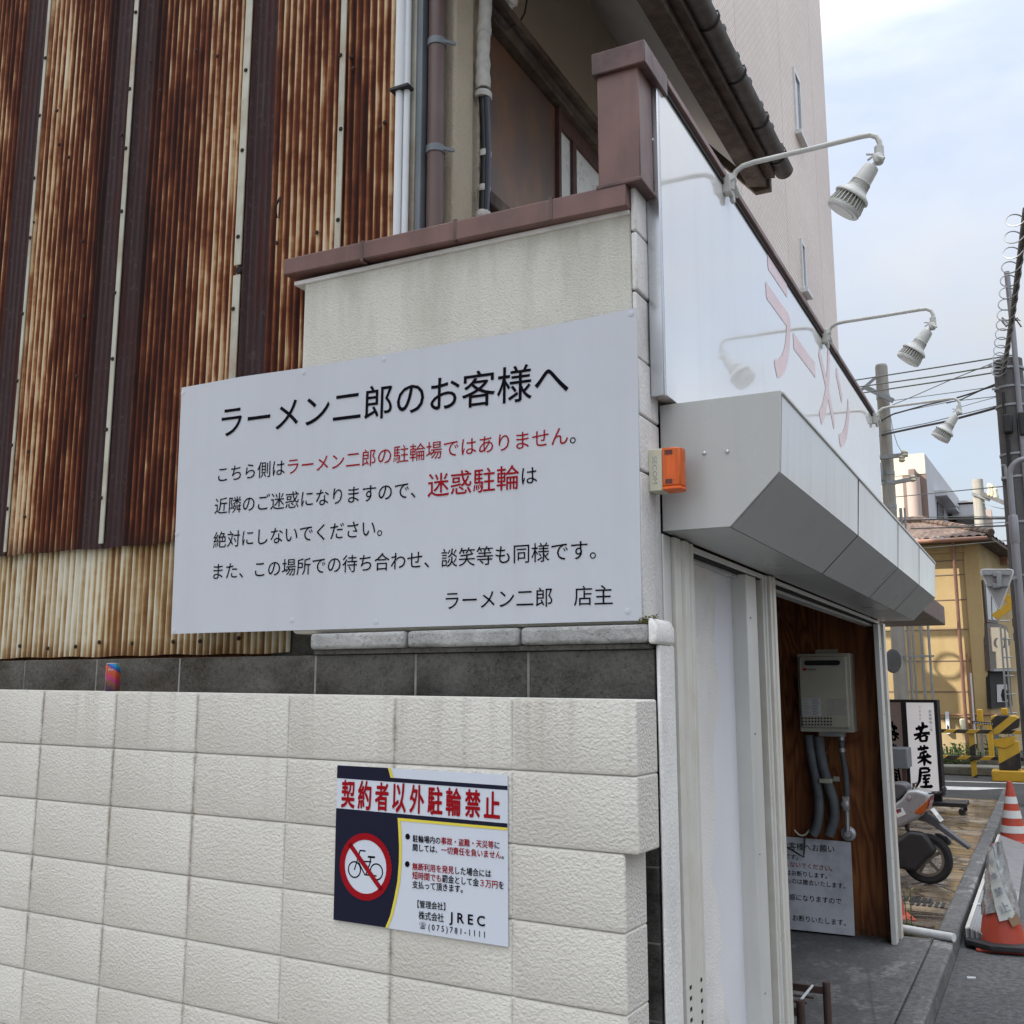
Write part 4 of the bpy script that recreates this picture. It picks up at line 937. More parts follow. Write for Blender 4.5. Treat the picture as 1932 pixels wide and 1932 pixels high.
# ================================================================== scooter
M['silver'] = plain('silver scooter paint', (.29,.295,.305), .28, .06, 3, metal=.25)
M['tyre'] = plain('tyre rubber', (.015,.015,.016), .8, .2, 40)
M['rim'] = plain('scooter rim', (.23,.21,.18), .4, .15, 20, metal=.6)
M['plastic'] = plain('black plastic', (.018,.018,.020), .5, .2, 20)
M['greyplastic'] = plain('dark grey plastic', (.07,.07,.078), .5, .15, 20)
M['taillamp'] = plain('amber tail lamp', (.36,.085,.02), .2, .1, 6); M['tailred'] = plain('red tail lamp', (.22,.015,.012), .2, .1, 6)
M['plate'] = plain('licence plate white', (.66,.66,.64), .4, .04)
wc = onZ(1752,1668,-.022)
sc = thing('scooter', 'silver motor scooter with amber tail lamp and black rear rack parked on the stone paving', 'scooter', (wc.x, wc.y, -.022), R(-4))
def s2(cx_, cy_): return ((cx_-518)/1610, .2175+(1225-cy_)/1610)
def slab(pts, y0, y1, name, m, bevel=.012, seg=3, parent=None): return MB().prism([(s2(*p)[0], y0, s2(*p)[1]) for p in pts], (0,y1-y0,0)).build(name, m, parent or sc, world=False, bevel=bevel, seg=seg)
def wheel(x, nm):
    w_ = MB().lathe([(.150,-.036),(.190,-.046),(.212,-.032),(.2175,0),(.212,.032),(.190,.046),(.150,.036)], (x,0,.2175), (0,1,0), 40)
    tr = MB(); k = len(w_.v); tr.v = w_.v; tr.f = [f for f in w_.f if len(f) == 4]; tr.m = [0]*len(tr.f)
    rmb = MB(); n = 40
    for q0,q1 in ((.150,.128),):
        rmb.add([V((x+math.cos(2*math.pi*j/n)*q, yy, .2175+math.sin(2*math.pi*j/n)*q)) for yy in (-.036,.036) for q in (q0,q1) for j in range(n)],
                [(j,(j+1)%n,n+(j+1)%n,n+j) for j in range(n)]+[(2*n+j,2*n+(j+1)%n,3*n+(j+1)%n,3*n+j) for j in range(n)]+[(n+j,n+(j+1)%n,3*n+(j+1)%n,3*n+j) for j in range(n)])
    for k in range(5):
        a_ = 2*math.pi*k/5+.45; rmb.bar((x+.03*math.cos(a_),0,.2175+.03*math.sin(a_)), (x+.135*math.cos(a_),0,.2175+.135*math.sin(a_)), .03, .022, (0,1,0))
    rmb.lathe([(.04,-.05),(.04,.05)], (x,0,.2175), (0,1,0), 20)
    e = tr.build('wheel', M['tyre'], sc, world=False); rmb.build('rim', M['rim'], e, world=False)
wheel(0,'rear'); wheel(-1.16,'front')
slab([(640,350),(628,300),(470,262),(345,268),(250,400),(60,545),(-330,560),(-330,700),(60,745),(140,800),(215,805),(420,690),(545,610),(600,500)], -.135, .135, 'tail_body', M['silver'], .045, 4)
slab([(340,235),(300,190),(200,178),(60,205),(-200,330),(-420,330),(-430,440),(-200,480),(80,470),(230,395),(335,290)], -.125, .125, 'seat', M['greyplastic'], .04, 4)
slab([(632,365),(600,410),(430,555),(425,590),(520,607),(575,560),(620,440)], -.139, .139, 'tail_lamp', M['taillamp'], .02, 3)
slab([(643,345),(636,370),(610,470),(585,540),(610,500),(640,400)], -.10, .10, 'tail_lamp_lens', M['tailred'], .008)
slab([(430,690),(500,640),(560,590),(600,610),(735,735),(1095,1010),(1100,1040),(1080,1055),(690,795),(560,715)], -.055, .055, 'mud_flap', M['greyplastic'], .008)
px0, pz0_ = s2(592,560); px1, pz1_ = s2(715,725)
dv = V((px1-px0,0,pz1_-pz0_)); nv = V((-dv.z,0,dv.x)).normalized(); nv = nv if nv.x > 0 else -nv
pc = V(((px0+px1)/2,0,(pz0_+pz1_)/2))+nv*.03
pl = MB().obox(pc, dv/2, V((0,.085,0)), nv*.002).build('licence_plate', M['plate'], sc, world=False, bevel=.004)
dn = dv.normalized()
pm_ = MB()
for yy,ln in ((-.06,.02),(-.03,.03),(.0,.02),(.03,.03),(.055,.02)): pm_.obox(pc+nv*.003+dn*.03+V((0,yy,0)), dn*ln, V((0,.004,0)), nv*.0006)
pm_.build('plate_marks', M['sticker'], pl, world=False)
sp_ = [s2(*p) for p in ((165,545),(270,520),(312,610),(185,665))]
MB().prism([(x,-.137,z) for x,z in sp_], (0,.002,0)).build('sticker', M['plate'], sc, world=False)
MB().prism([(s2(*p)[0],-.1385,s2(*p)[1]) for p in ((178,550),(205,543),(215,600),(190,605))], (0,.0015,0)).build('sticker_mark', M['inkred'], sc, world=False)
MB().prism([(s2(*p)[0],-.1385,s2(*p)[1]) for p in ((205,540),(245,532),(250,580),(216,588))], (0,.0015,0)).build('sticker_mark', M['cablebl'], sc, world=False)
x_, z_ = s2(365,372); MB().lathe([(.016,0),(.02,.003),(.02,.008),(.012,.01)], (x_,-.135,z_), (0,-1,0), 16).build('seat_lock', M['screw'], sc, world=False)
rk_ = MB(); rpt = lambda x,y,yy: V((s2(x,y)[0],yy,s2(x,y)[1]))
for yy in (-.08,.08): rk_.tube([rpt(380,325,yy),rpt(400,318,yy),rpt(560,318,yy),rpt(790,300,yy),rpt(822,255,yy),rpt(800,228,yy)], .006, 8)
rk_.tube([rpt(400,315,-.08),rpt(400,270,-.08),rpt(435,185,-.07),rpt(435,185,.07),rpt(400,270,.08),rpt(400,315,.08)], .006, 8)
rk_.tube([rpt(800,228,-.08),rpt(800,228,.08)], .006, 8); rk_.tube([rpt(560,318,-.08),rpt(560,318,.08)], .006, 8); rk_.tube([rpt(700,305,-.08),rpt(700,305,.08)], .006, 8)
rk_.tube([rpt(455,318,-.05),rpt(455,370,-.05)], .006, 8); rk_.tube([rpt(380,325,-.08),rpt(380,325,.08)], .006, 8)
rk_.build('rear_rack', M['black'], sc, world=False)
slab([(-180,1000),(140,985),(330,835),(520,845),(600,940),(690,1085),(600,1180),(560,1200),(470,1300),(400,1400),(150,1370),(-180,1320)], -.125, -.05, 'engine_cover', M['plastic'], .03, 3)
slab([(600,890),(700,880),(790,910),(850,990),(800,1060),(690,960)], .05, .13, 'exhaust_silencer', M['greyplastic'], .03, 3)
slab([(260,770),(320,770),(330,860),(280,860)], -.09, -.05, 'shock_absorber', M['black'], .01)
slab([(-330,690),(40,745),(60,860),(-500,1130),(-1150,1150),(-1150,1050),(-620,1040)], -.13, .13, 'floor_board', M['silver'], .03, 3)
slab([(-1150,1150),(-1120,1050),(-1270,300),(-1360,150),(-1440,180),(-1330,700),(-1260,1130)], -.17, .17, 'front_shield', M['silver'], .04, 4)
slab([(-1250,100),(-1380,60),(-1460,140),(-1430,260),(-1300,260)], -.13, .13, 'head_unit', M['silver'], .04, 4)
MB().tube([V((s2(-1310,110)[0],-.30,s2(0,130)[1])), V((s2(-1310,110)[0],.30,s2(0,130)[1]))], .016, 12).build('handlebar', M['plastic'], sc, world=False)
slab([(-1500,880),(-1420,760),(-1280,780),(-1180,900),(-1200,920),(-1300,840),(-1410,840),(-1470,900)], -.06, .06, 'front_mudguard', M['silver'], .02, 3)
MB().tube([(-1.16,-.07,.2175),(-1.10,-.07,.52),(-1.08,0,.75)], .018, 10).build('fork', M['rim'], sc, world=False)

# ================================================================== traffic cones
M['cone'] = plain('faded red cone plastic', (.46,.065,.035), .5, .12, 5, dirt=(.22,.05,.04), dirt_amt=.4)
M['conewhite'] = plain('cone white band', (.62,.64,.64), .5, .06, 8, dirt=(.35,.35,.35), dirt_amt=.4)
M['rubber'] = plain('black rubber weight', (.022,.022,.024), .7, .2, 10)
def cone(label, loc, bands, weight=False, rz=0):
    r = thing('traffic_cone', label, 'traffic cone', loc, rz, 'red traffic cones along the kerb')
    H = .70; rad = lambda t: .155-(.155-.028)*t
    MB().lathe([(rad(0)+.02,.022),(rad(.0),.03)]+[(rad(t/10),.03+(H-.03)*t/10) for t in range(1,11)]+[(.022,H+.004)], (0,0,0), (0,0,1), 32).build('body', M['cone'], r, world=False)
    MB().box((-.19,-.19,0),(.19,.19,.022)).build('base', M['cone'], r, world=False, bevel=.008)
    for t0,t1 in bands: MB().lathe([(rad(t0)-.004,.03+(H-.03)*t0),(rad(t0)+.0025,.03+(H-.03)*t0),(rad(t1)+.0025,.03+(H-.03)*t1),(rad(t1)-.004,.03+(H-.03)*t1)], (0,0,0), (0,0,1), 32).build('white_band', M['conewhite'], r, world=False)
    if weight:
        n = 8; o_ = [(.27*math.cos(math.pi/8+2*math.pi*k/n), .27*math.sin(math.pi/8+2*math.pi*k/n)) for k in range(n)]; i_ = [(.165*math.cos(math.pi/8+2*math.pi*k/n), .165*math.sin(math.pi/8+2*math.pi*k/n)) for k in range(n)]
        m = MB(); m.add([(x,y,z) for z in (.024,.06) for q in (o_,i_) for x,y in q], [(k,(k+1)%n,2*n+(k+1)%n,2*n+k) for k in range(n)]+[(n+k,n+(k+1)%n,3*n+(k+1)%n,3*n+k) for k in range(n)]+[(2*n+k,2*n+(k+1)%n,3*n+(k+1)%n,3*n+k) for k in range(n)]+[(k,(k+1)%n,n+(k+1)%n,n+k) for k in range(n)])
        m.build('weight_ring', M['rubber'], r, world=False, bevel=.006)
    return r
fc = onZ(1913,1588,-.124)
cone('red traffic cone with three white bands standing in the gutter', (fc.x,fc.y,-.124), ((.12,.24),(.37,.50),(.62,.74)), rz=R(12))
nc = onZ(1893,1788,-.124)
c2 = cone('red traffic cone wrapped in a silver bag and lettered paper with a black weight ring', (nc.x,nc.y,-.124), (), True, R(8))
M['bag'] = plain('silver plastic bag', (.42,.43,.44), .25, .2, 12, .012, 14, metal=.35); M['paper'] = plain('weathered paper strip', (.58,.59,.56), .7, .06, 10, .006, 20, dirt=(.42,.42,.38), dirt_amt=.3)
M['tapebrown'] = plain('brown parcel tape', (.28,.18,.11), .5, .1, 20)
bgm = MB(); vs = []; n = 40; rows = 12
for k in range(rows+1):
    t = k/rows; z = .235+(.70-.235)*t
    for j in range(n):
        a_ = 2*math.pi*j/n; rr = (.155-.127*(z/.70))+.012+.007*math.sin(a_*7+z*23)+.005*math.sin(a_*13-z*41)+random.uniform(-.0025,.0025); 
        zz1 = z+(.02*math.sin(a_*3+1) if k == 0 else 0)+(.03*math.sin(a_+2.2) if k == rows else 0); vs.append((rr*math.cos(a_), rr*math.sin(a_), zz1))
bgm.add(vs, [(k*n+j,k*n+(j+1)%n,(k+1)*n+(j+1)%n,(k+1)*n+j) for k in range(rows) for j in range(n)]+[tuple(rows*n+j for j in range(n))])
bo = bgm.build('silver_bag', M['bag'], c2, world=False, ang=70)
pm2 = MB(); vs = []; rows = 14
camang = math.atan2(EYE.y-nc.y, EYE.x-nc.x)-R(8)
def conept(t, s_):                                           # strip runs from the upper left to the lower right of the visible side
    z = .66-.44*t; a_ = camang + (-.62+.95*t)*1.0 + s_*(.30+.12*t); rr = (.155-.127*(z/.70))+.026+.004*math.sin(t*21+s_*3)
    return V((rr*math.cos(a_), rr*math.sin(a_), z+.02*s_))
for k in range(rows+1):
    for s_ in (-1,-.33,.33,1): vs.append(conept(k/rows, s_))
pm2.add(vs, [(k*4+i,k*4+i+1,(k+1)*4+i+1,(k+1)*4+i) for k in range(rows) for i in range(3)])
pm2.build('paper_strip', M['paper'], c2, world=False, ang=80)
for i,ch in enumerate('駐車禁止'):
    t = .16+i*.225; a0 = conept(t,-.62); a1 = conept(t,.62); nn_ = V((a0.x+a1.x, a0.y+a1.y, .1)).normalized()
    letters(ch, a0+nn_*.006, a1+nn_*.006, nn_, M['sticker'], c2, bold=.012, world=False, lift=.004)
m = MB(); m.add([conept(1.0,-.1)+V((0,0,.01)), conept(1.0,1.2)+V((0,0,.012)), conept(1.12,1.25), conept(1.12,.1)], [(0,1,2,3)]); m.build('tape_patch', M['tapebrown'], c2, world=False)
rc = onZ(1668,1728,-.02)
cone('bright red cone mostly hidden behind the far white shutter post', (rc.x,rc.y,-.022), (), rz=R(20))

# ================================================================== kerb ramps, pipe, plank, litter
M['chequer'] = NT('ribbed steel plate'); t = M['chequer']
h_ = t.math('SINE', t.math('MULTIPLY', t.sep()[1], 150)); h2_ = t.math('SINE', t.math('MULTIPLY', t.sep()[0], 190)); hh = t.math('MULTIPLY', h_, h2_); t.bump(hh, 1, .006)
M['chequer'] = t.out(t.mix(t.ramp(hh, [(.1,0),(.5,1)]), (.24,.25,.255), (.46,.47,.48)), .45, .5)
M['rampgrey'] = plain('grey ramp plastic', (.20,.20,.205), .65, .12, 9, .002, 90)
def ramp(label, y0, y1, m, segs):
    r = thing('kerb_ramp', label, 'kerb ramp', (.5,(y0+y1)/2,-.124), 0, 'ramp plates along the kerb'); x0, x1 = KX+.035, KX+.33
    for k in range(segs):
        a_, b_ = y0+(y1-y0)*k/segs+.006, y0+(y1-y0)*(k+1)/segs-.006
        MB().prism([(x0,a_,-.005),(x0+.03,a_,.0),(x1,a_,-.095),(x1,a_,-.122),(x0,a_,-.122)], (0,b_-a_,0)).build('segment', m, r, bevel=.006)
        fr = MB(); fr.prism([(x0+.0,a_,.002),(x0+.028,a_,.006),(x0+.028,a_,-.01),(x0,a_,-.01)], (0,b_-a_,0)); fr.build('edge_strip', M['alu'], r, bevel=.002)
    return r
ya = onZ(1815,1750,0).y; yb_ = onZ(1843,1655,0).y; yc = onZ(1868,1574,0).y
ramp('ribbed bare metal kerb ramp beside the bagged cone', ya, yb_, M['chequer'], 2)
ramp('grey slatted plastic kerb ramp behind the bagged cone', yb_+.02, yc, M['rampgrey'], 5)
a_ = onZ(1703,1752,.022); b_ = onZ(1800,1769,.030)
tag(MB().tube([a_,b_], .028, 16).build('plastic_pipe', M['pvc']), 'loose white plastic pipe lying across the kerb at the foot of the far post', 'pipe')
a_ = onZ(1700,1742,.0); b_ = onZ(1756,1754,.0)
tag(MB().bar(a_,b_,.09,.045).build('dark_plank', M['wood'], bevel=.004), 'dark wet plank lying beside the loose white pipe', 'plank')
M['grate'] = plain('dark drain grate', (.03,.03,.03), .5, .3, 30)
for (x,y,lab) in ((1728,1698,'small dark drain grate in the paving in front of the scooter wheel'),(1752,1706,'slotted drain cover in the paving nearest to the kerb')):
    p = onZ(x,y,-.02); m = MB()
    for k in range(6): m.box((p.x-.13+k*.045,p.y-.10,-.0215),(p.x-.105+k*.045,p.y+.10,-.014))
    tag(m.build('drain_grate', M['grate'], smooth=False), lab, 'grate')
for x,y,z,lab in ((1836,1706,0.004,'white cigarette end lying on the kerb edge'),(1738+86,1845,-.119,'white cigarette end lying in the gutter below the kerb')):
    p = onZ(x,y,z); tag(MB().tube([p, p+V((.05,.02,0))], .008, 8).build('cigarette_end', M['conewhite']), lab, 'litter', 'cigarette ends by the kerb')
M['leaf'] = plain('weed leaf', (.075,.13,.025), .6, .4, 30); M['leafdark'] = plain('shrub leaf', (.045,.085,.022), .6, .4, 20)
def weed(name, label, c, n, sx, sy, h, ls, m, group=None, cat='plant', stems=0):
    r = thing(name, label, cat, c, 0, group); q = MB()
    for k in range(n):
        f = random.random()**.7; p = V((random.gauss(0,sx)*.5, random.gauss(0,sy)*.5, h*f*random.uniform(.25,1)))
        a_ = random.uniform(0,6.28); d_ = V((math.cos(a_),math.sin(a_),random.uniform(-.3,.8))).normalized()*ls*random.uniform(.5,1.3); s_ = d_.cross(V((0,0,1))).normalized()*d_.length*.32
        q.poly([p, p+d_*.5+s_, p+d_, p+d_*.5-s_])
    q.build('leaves', m, r, world=False, smooth=False)
    st_ = MB()
    for k in range(stems or 5):
        a_ = random.uniform(0,6.28); st_.tube([(0.3*sx*math.cos(a_),.3*sy*math.sin(a_),-.02),(sx*.45*math.cos(a_),sy*.45*math.sin(a_),h*.8)], .004 if h < .5 else .012, 5)
    st_.build('stems', m, r, world=False)
    return r
p = onZ(1714,1760,-.02); weed('weed', 'thin green weed growing by the loose white pipe at the post', p, 60, .10, .08, .06, .035, M['leaf'])
p = onZ(1712,1758,-.02); weed('tall_weed', 'single tall thin weed stem with a small leafy top near the far post', p+V((.02,0,0)), 26, .07, .07, .34, .035, M['leaf'], stems=2)

# ================================================================== shop lightbox sign on casters
M['lightbox'] = plain('lightbox face', (.80,.77,.78), .35, .02); M['lightbox'].node_tree.nodes['Principled BSDF'].inputs['Emission Color'].default_value = (1,.97,.98,1); M['lightbox'].node_tree.nodes['Principled BSDF'].inputs['Emission Strength'].default_value = .10  # small emission added to brighten the front face under the awning
M['lightbox_shaded'] = plain('shaded lightbox face', (.52,.44,.42), .35, .04)  # same face, darkened in colour because it turns towards the shade
SYB = 13.2
e0 = onY(1713.5,1495,SYB); e1 = onY(1713.5,1320,SYB)
ls = thing('lightbox_sign', 'tall white lightbox sign with black brush characters in a black frame on a wheeled base', 'shop sign', (e0.x,e0.y,-.022))
zb, zt2 = onY(1715,1498,SYB).z, onY(1712,1320,SYB).z
wR = onY(1779,1495,SYB-.10).x-e0.x
dirR = V((wR,-.10,0)); dirL = V((-wR*.93,.42,0)).normalized()*wR
def lsp(d, u, z): return V((e0.x,e0.y,0))+d*u+V((0,0,z))
for d,nm,mt,full in ((dirR,'front',M['lightbox'],True),(dirL,'side',M['lightbox_shaded'],False)):
    nrm_ = V((d.y,-d.x,0)).normalized(); nrm_ = nrm_ if nrm_.y < 0 else -nrm_
    fr = MB(); fw_ = .045/ d.length
    def fb(u0,u1,z0_,z1_): fr.prism([lsp(d,u0,z0_),lsp(d,u1,z0_),lsp(d,u1,z1_),lsp(d,u0,z1_)], nrm_*-.12)
    fb(.004,fw_,zb,zt2); fb(1-fw_,1,zb,zt2); fb(fw_,1-fw_,zb,zb+.05); fb(fw_,1-fw_,zt2-.04,zt2)
    fr.build('frame', M['black'], ls)
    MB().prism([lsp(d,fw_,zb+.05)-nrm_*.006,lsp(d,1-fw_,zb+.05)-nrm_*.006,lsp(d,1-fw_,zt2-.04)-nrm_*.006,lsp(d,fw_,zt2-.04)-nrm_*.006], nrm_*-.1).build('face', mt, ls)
    HH = zt2-zb-.09; ux = d.normalized()
    def FP(u, v, lift=.002): return lsp(d, fw_+(1-2*fw_)*u, zb+.05+HH*(1-v)) + nrm_*lift - nrm_*.006
    # brush characters drawn as tapering strokes; coordinates measured on the face (0..1 across, 0..1 down)
    def CH(cx_, cy_): return ((cx_-405-(cy_-402)*.037)/267, (cy_-402)/830)
    br = MB(); WU = 1.0/(d.length*(1-2*fw_))
    def stroke(pts, wds):
        P = [CH(*p) for p in pts]; Lr = []; Rr = []
        for i,(u,v) in enumerate(P):
            a0 = P[max(i-1,0)]; a1 = P[min(i+1,len(P)-1)]
            dx, dy = (a1[0]-a0[0])/WU*1.0, (a1[1]-a0[1])*HH; l = math.hypot(dx,dy) or 1
            nx, ny = -dy/l, dx/l; wd = wds[i]*.0041
            Lr.append(FP(u+nx*wd*WU, v+ny*wd/HH)); Rr.append(FP(u-nx*wd*WU, v-ny*wd/HH))
        for i in range(len(P)-1): br.poly([Lr[i],Lr[i+1],Rr[i+1],Rr[i]])
    S = stroke
    # 若
    S([(492,655),(540,640),(600,625),(612,632)],[5,5,5,3]); S([(522,618),(530,650),(538,672)],[3,5,3]); S([(560,585),(565,620),(560,655)],[4,6,3])
    S([(472,712),(500,706),(560,690),(628,690)],[4,5,4,6]); S([(555,650),(535,700),(510,735),(480,755)],[4,5,4,2]); S([(532,722),(534,750),(540,772)],[4,5,4])
    S([(532,725),(570,712),(598,712)],[3,4,5]); S([(598,712),(594,745),(588,768)],[5,5,4]); S([(538,766),(590,762)],[4,4])
    # 菜
    S([(505,845),(550,835),(600,826),(612,832)],[5,5,5,3]); S([(535,808),(540,840),(548,856)],[3,5,3]); S([(572,800),(570,830),(562,855)],[3,5,3])
    S([(595,858),(560,872),(525,885)],[4,5,3]); S([(525,890),(535,905)],[3,6]); S([(562,885),(566,903)],[3,6]); S([(605,880),(588,905)],[5,3])
    S([(500,925),(560,915),(625,905),(632,912)],[4,5,5,4]); S([(566,900),(568,950),(566,996)],[4,6,3]); S([(560,925),(535,955),(502,975)],[4,4,2]); S([(572,925),(600,955),(634,970)],[3,5,5])
    # 屋
    S([(520,1025),(570,1018),(612,1020)],[4,5,5]); S([(612,1020),(606,1052)],[5,4]); S([(528,1062),(570,1056),(606,1052)],[3,4,3]); S([(525,1025),(526,1080),(515,1140),(486,1200)],[4,6,5,2])
    S([(545,1090),(580,1084),(622,1080)],[3,4,5]); S([(580,1085),(565,1108),(545,1122)],[4,4,3]); S([(545,1124),(580,1118),(600,1120)],[3,4,3]); S([(596,1104),(610,1120)],[3,5])
    S([(548,1150),(580,1145),(608,1142)],[3,4,4]); S([(576,1125),(577,1160),(576,1190)],[4,5,4]); S([(520,1196),(575,1190),(632,1184),(636,1192)],[4,5,6,4])
    br.build('brush_characters', M['ink'], ls, smooth=False)
    for i,ch in enumerate('創業昭和二年'):
        uu, vv_ = CH(634+i*1.6, 483+i*35); letters(ch, FP(uu-.05,vv_), FP(uu+.05,vv_), nrm_, M['sticker'], ls, bold=.01, lift=.0)
    for i,ch in enumerate('京都菓匠'):
        uu, vv_ = CH(537+i*1.4, 447+i*37); letters(ch, FP(uu-.04,vv_), FP(uu+.04,vv_), nrm_, M['pink'], ls, bold=.01, lift=.0)
    if full:
        s0_ = [FP(*CH(x,y)) for x,y in ((445,1162),(472,1162),(473,1198),(446,1198))]; MB().poly(s0_).build('seal_mark', M['inkred'], ls, smooth=False)
MB().box((e0.x-.40,SYB-.2,.085),(e0.x+wR+.30,SYB+.32,.14)).build('base_board', M['black'], ls, bevel=.006)
MB().box((e0.x-.25,SYB+.02,.14),(e0.x+wR-.03,SYB+.14,zb)).build('mount', M['black'], ls)
for x in (e0.x-.34, e0.x+wR+.23):
    for y in (SYB-.15, SYB+.26):
        MB().lathe([(.02,-.014),(.045,-.012),(.045,.012),(.02,.014)], (x,y,.023), (0,1,0), 16).build('caster', M['plastic'], ls)
        MB().bar((x,y,.05),(x+.015,y,.09),.03,.02).build('caster_fork', M['screw'], ls)
ds = thing('display_stand', 'low grey display case with brown posts beside the lightbox sign', 'display stand', (e0.x-.30,11.6,-.022))
p1_ = onY(1712,1412,11.6); 
MB().box((p1_.x-.8,11.5,p1_.z-.25),(p1_.x,12.0,p1_.z)).build('case', M['greystrip'], ds, bevel=.01)
for x in (p1_.x-.75,p1_.x-.05): MB().box((x-.025,11.52,-.022),(x+.025,11.57,p1_.z-.25)).build('leg', M['woodred'], ds)

# ================================================================== level crossing
def mat_stripe(name, ca, cb, period, kx, kz, duty=.5, phase=0):
    t = NT(name); s = t.sep()
    v = t.math('FRACT', t.math('ADD', t.math('MULTIPLY_ADD', s[0], kx/period, phase), t.math('MULTIPLY', s[2], kz/period)))
    c = t.mix(t.math('LESS_THAN', v, duty), ca, cb)
    c = t.mix(t.ramp(t.noise(5, 5), [(.4,0),(.75,.3)]), c, (.2,.14,.05)); return t.out(c, .55)
YEL = (.60,.37,.035); BLK = (.016,.015,.018)
M['stripe'] = mat_stripe('barrier stripes', YEL, BLK, .44, 1, -1.2, .55); M['vstripe'] = mat_stripe('post stripes', YEL, BLK, .62, .6, -1, .5, .3)
M['hstripe'] = mat_stripe('signal post stripes', (.62,.33,.03), BLK, .62, 0, 1, .5); M['yel'] = plain('crossing yellow', (.60,.35,.025), .5, .1, 5, streak=.2)
M['ballast'] = plain('railway ballast', (.11,.095,.08), .95, .5, 40, .03, 30); M['rail'] = plain('rusty rail', (.12,.075,.05), .5, .3, 10, metal=.4)
M['mossconc'] = plain('mossy concrete', (.17,.165,.14), .9, .25, 4, .01, 30, dirt=(.06,.075,.03), dirt_amt=.8)
sheet('railway_bed', [(-60,22.6),(60,22.6),(60,26.6),(-60,26.6)], M['ballast'], -.10)
YB = 21.3; zT = onY(1840,1380,YB).z; zB = onY(1840,1430,YB).z; xp = onY(1836,1430,YB).x; xl = onY(1690,1425,YB).x
fn = thing('crossing_fence', 'yellow and black striped steel rail fence in front of the railway line', 'fence', (xp,YB,-.13))
for z in (zT,zB): MB().box((xl-2.2,YB-.03,z-.04),(xp+1.6,YB+.02,z+.04)).build('rail', M['stripe'], fn, bevel=.008)
for x in (xp, xp-2.0, xp+1.5): MB().box((x-.055,YB+.02,-.13),(x+.055,YB+.11,zT+.03)).build('post', M['vstripe'], fn, bevel=.008)
tag(MB().box((-40,21.75,-.13),(.9,22.5,.06)).build('railway_kerb', M['mossconc'], bevel=.03), kind='structure')
tag(MB().box((-40,22.7,-.1),(3,23.1,.16)).build('platform_edge', M['mossconc'], bevel=.03), kind='structure')
for y in (23.9,24.97): 
    m = MB(); m.box((-60,y-.035,-.10),(60,y+.035,.05)); tag(m.build('rail_track', M['rail'], bevel=.01), 'rusty steel railway rail running behind the striped fence', 'rail', 'rails of the railway line')
# barrier machine
xm = onY(1912,1420,20.7).x; YM = 20.7
gm = thing('barrier_machine', 'yellow and black level crossing barrier machine with its arm stub pointing left', 'barrier machine', (xm,YM,-.13))
def gz(py): return onY(1912,py,YM).z
def gx(px, py=1400): return onY(px,py,YM).x
MB().box((gx(1885,1440),YM-.14,gz(1458)+.05),(gx(1926,1440),YM+.14,gz(1398))).build('column', M['vstripe'], gm, bevel=.01)
MB().box((gx(1872,1458),YM-.25,-.13),(gx(1938,1458),YM+.25,gz(1458)+.05)).build('foot', M['yel'], gm, bevel=.02)
MB().prism([(gx(1876),YM-.2,gz(1388)),(gx(1873),YM-.2,gz(1352)),(gx(1880),YM-.2,gz(1349)),(gx(1922),YM-.2,gz(1350)),(gx(1928),YM-.2,gz(1356)),(gx(1925),YM-.2,gz(1372))], (0,.4,0)).build('housing', M['stripe'], gm, bevel=.02)
MB().prism([(gx(1876),YM-.16,gz(1408)),(gx(1876),YM-.16,gz(1396)),(gx(1918),YM-.16,gz(1388)),(gx(1912),YM-.16,gz(1404)),(gx(1896),YM-.16,gz(1412))], (0,.32,0)).build('counterweight', M['yel'], gm, bevel=.01)
MB().bar((gx(1836,1364),YM-.22,gz(1363)), (gx(1876,1366),YM-.22,gz(1366)), .03, .05).build('arm_stub', M['black'], gm)
m = MB()
for k in range(12): x = gx(1838+k*3.1,1364); m.box((x,YM-.238,gz(1363.5+k*.25)-.012),(x+.016,YM-.2355,gz(1363.5+k*.25)+.012))
m.build('arm_dots', M['conewhite'], gm, smooth=False)
MB().box((gx(1889,1340),YM-.1,gz(1350)),(gx(1901,1340),YM+.1,gz(1336))).build('lamp_case', M['yel'], gm, bevel=.02)
# crossing signal
YS = 21.6; cxs = onY(1917,1137,YS); xs_ = cxs.x
sgp = thing('crossing_signal', 'level crossing signal post with a yellow cross sign and orange and black bands', 'crossing signal', (xs_+.05,YS,-.13))
MB().tube([(xs_+.05,YS,-.13),(xs_+.05,YS,cxs.z+.5)], .062, 16).build('post', M['hstripe'], sgp)
for s_ in (1,-1):
    d = V((.42,0,.30*s_)); MB().obox(cxs+V((-.02,-.09-.02*s_,0)), d, V((0,.012,0)), V((-.30*s_,0,.42)).normalized()*.075).build('cross_arm', M['yel'], sgp, bevel=.005)
for z in (cxs.z-.42, cxs.z-.72): MB().box((xs_-.10,YS-.16,z-.09),(xs_+.14,YS-.06,z+.09)).build('lamp_head', M['plastic'], sgp, bevel=.02)
M['galv'] = plain('galvanised steel', (.30,.32,.33), .45, .12, 8, metal=.5)
ld = thing('ladder_frame', 'thin grey steel ladder frame standing in front of the cream shop panel', 'ladder', (onY(1903,1400,24).x,24,-.1))
xa, xb = onY(1899,1330,24).x, onY(1907,1330,24).x
for x in (xa,xb): MB().tube([(x,24,-.1),(x,24,onY(1900,1180,24).z)], .022, 8).build('upright', M['galv'], ld)
for k in range(8): z = .3+k*.42; MB().tube([(xa,24,z),(xb+.12,24,z)], .014, 6).build('rung', M['galv'], ld)
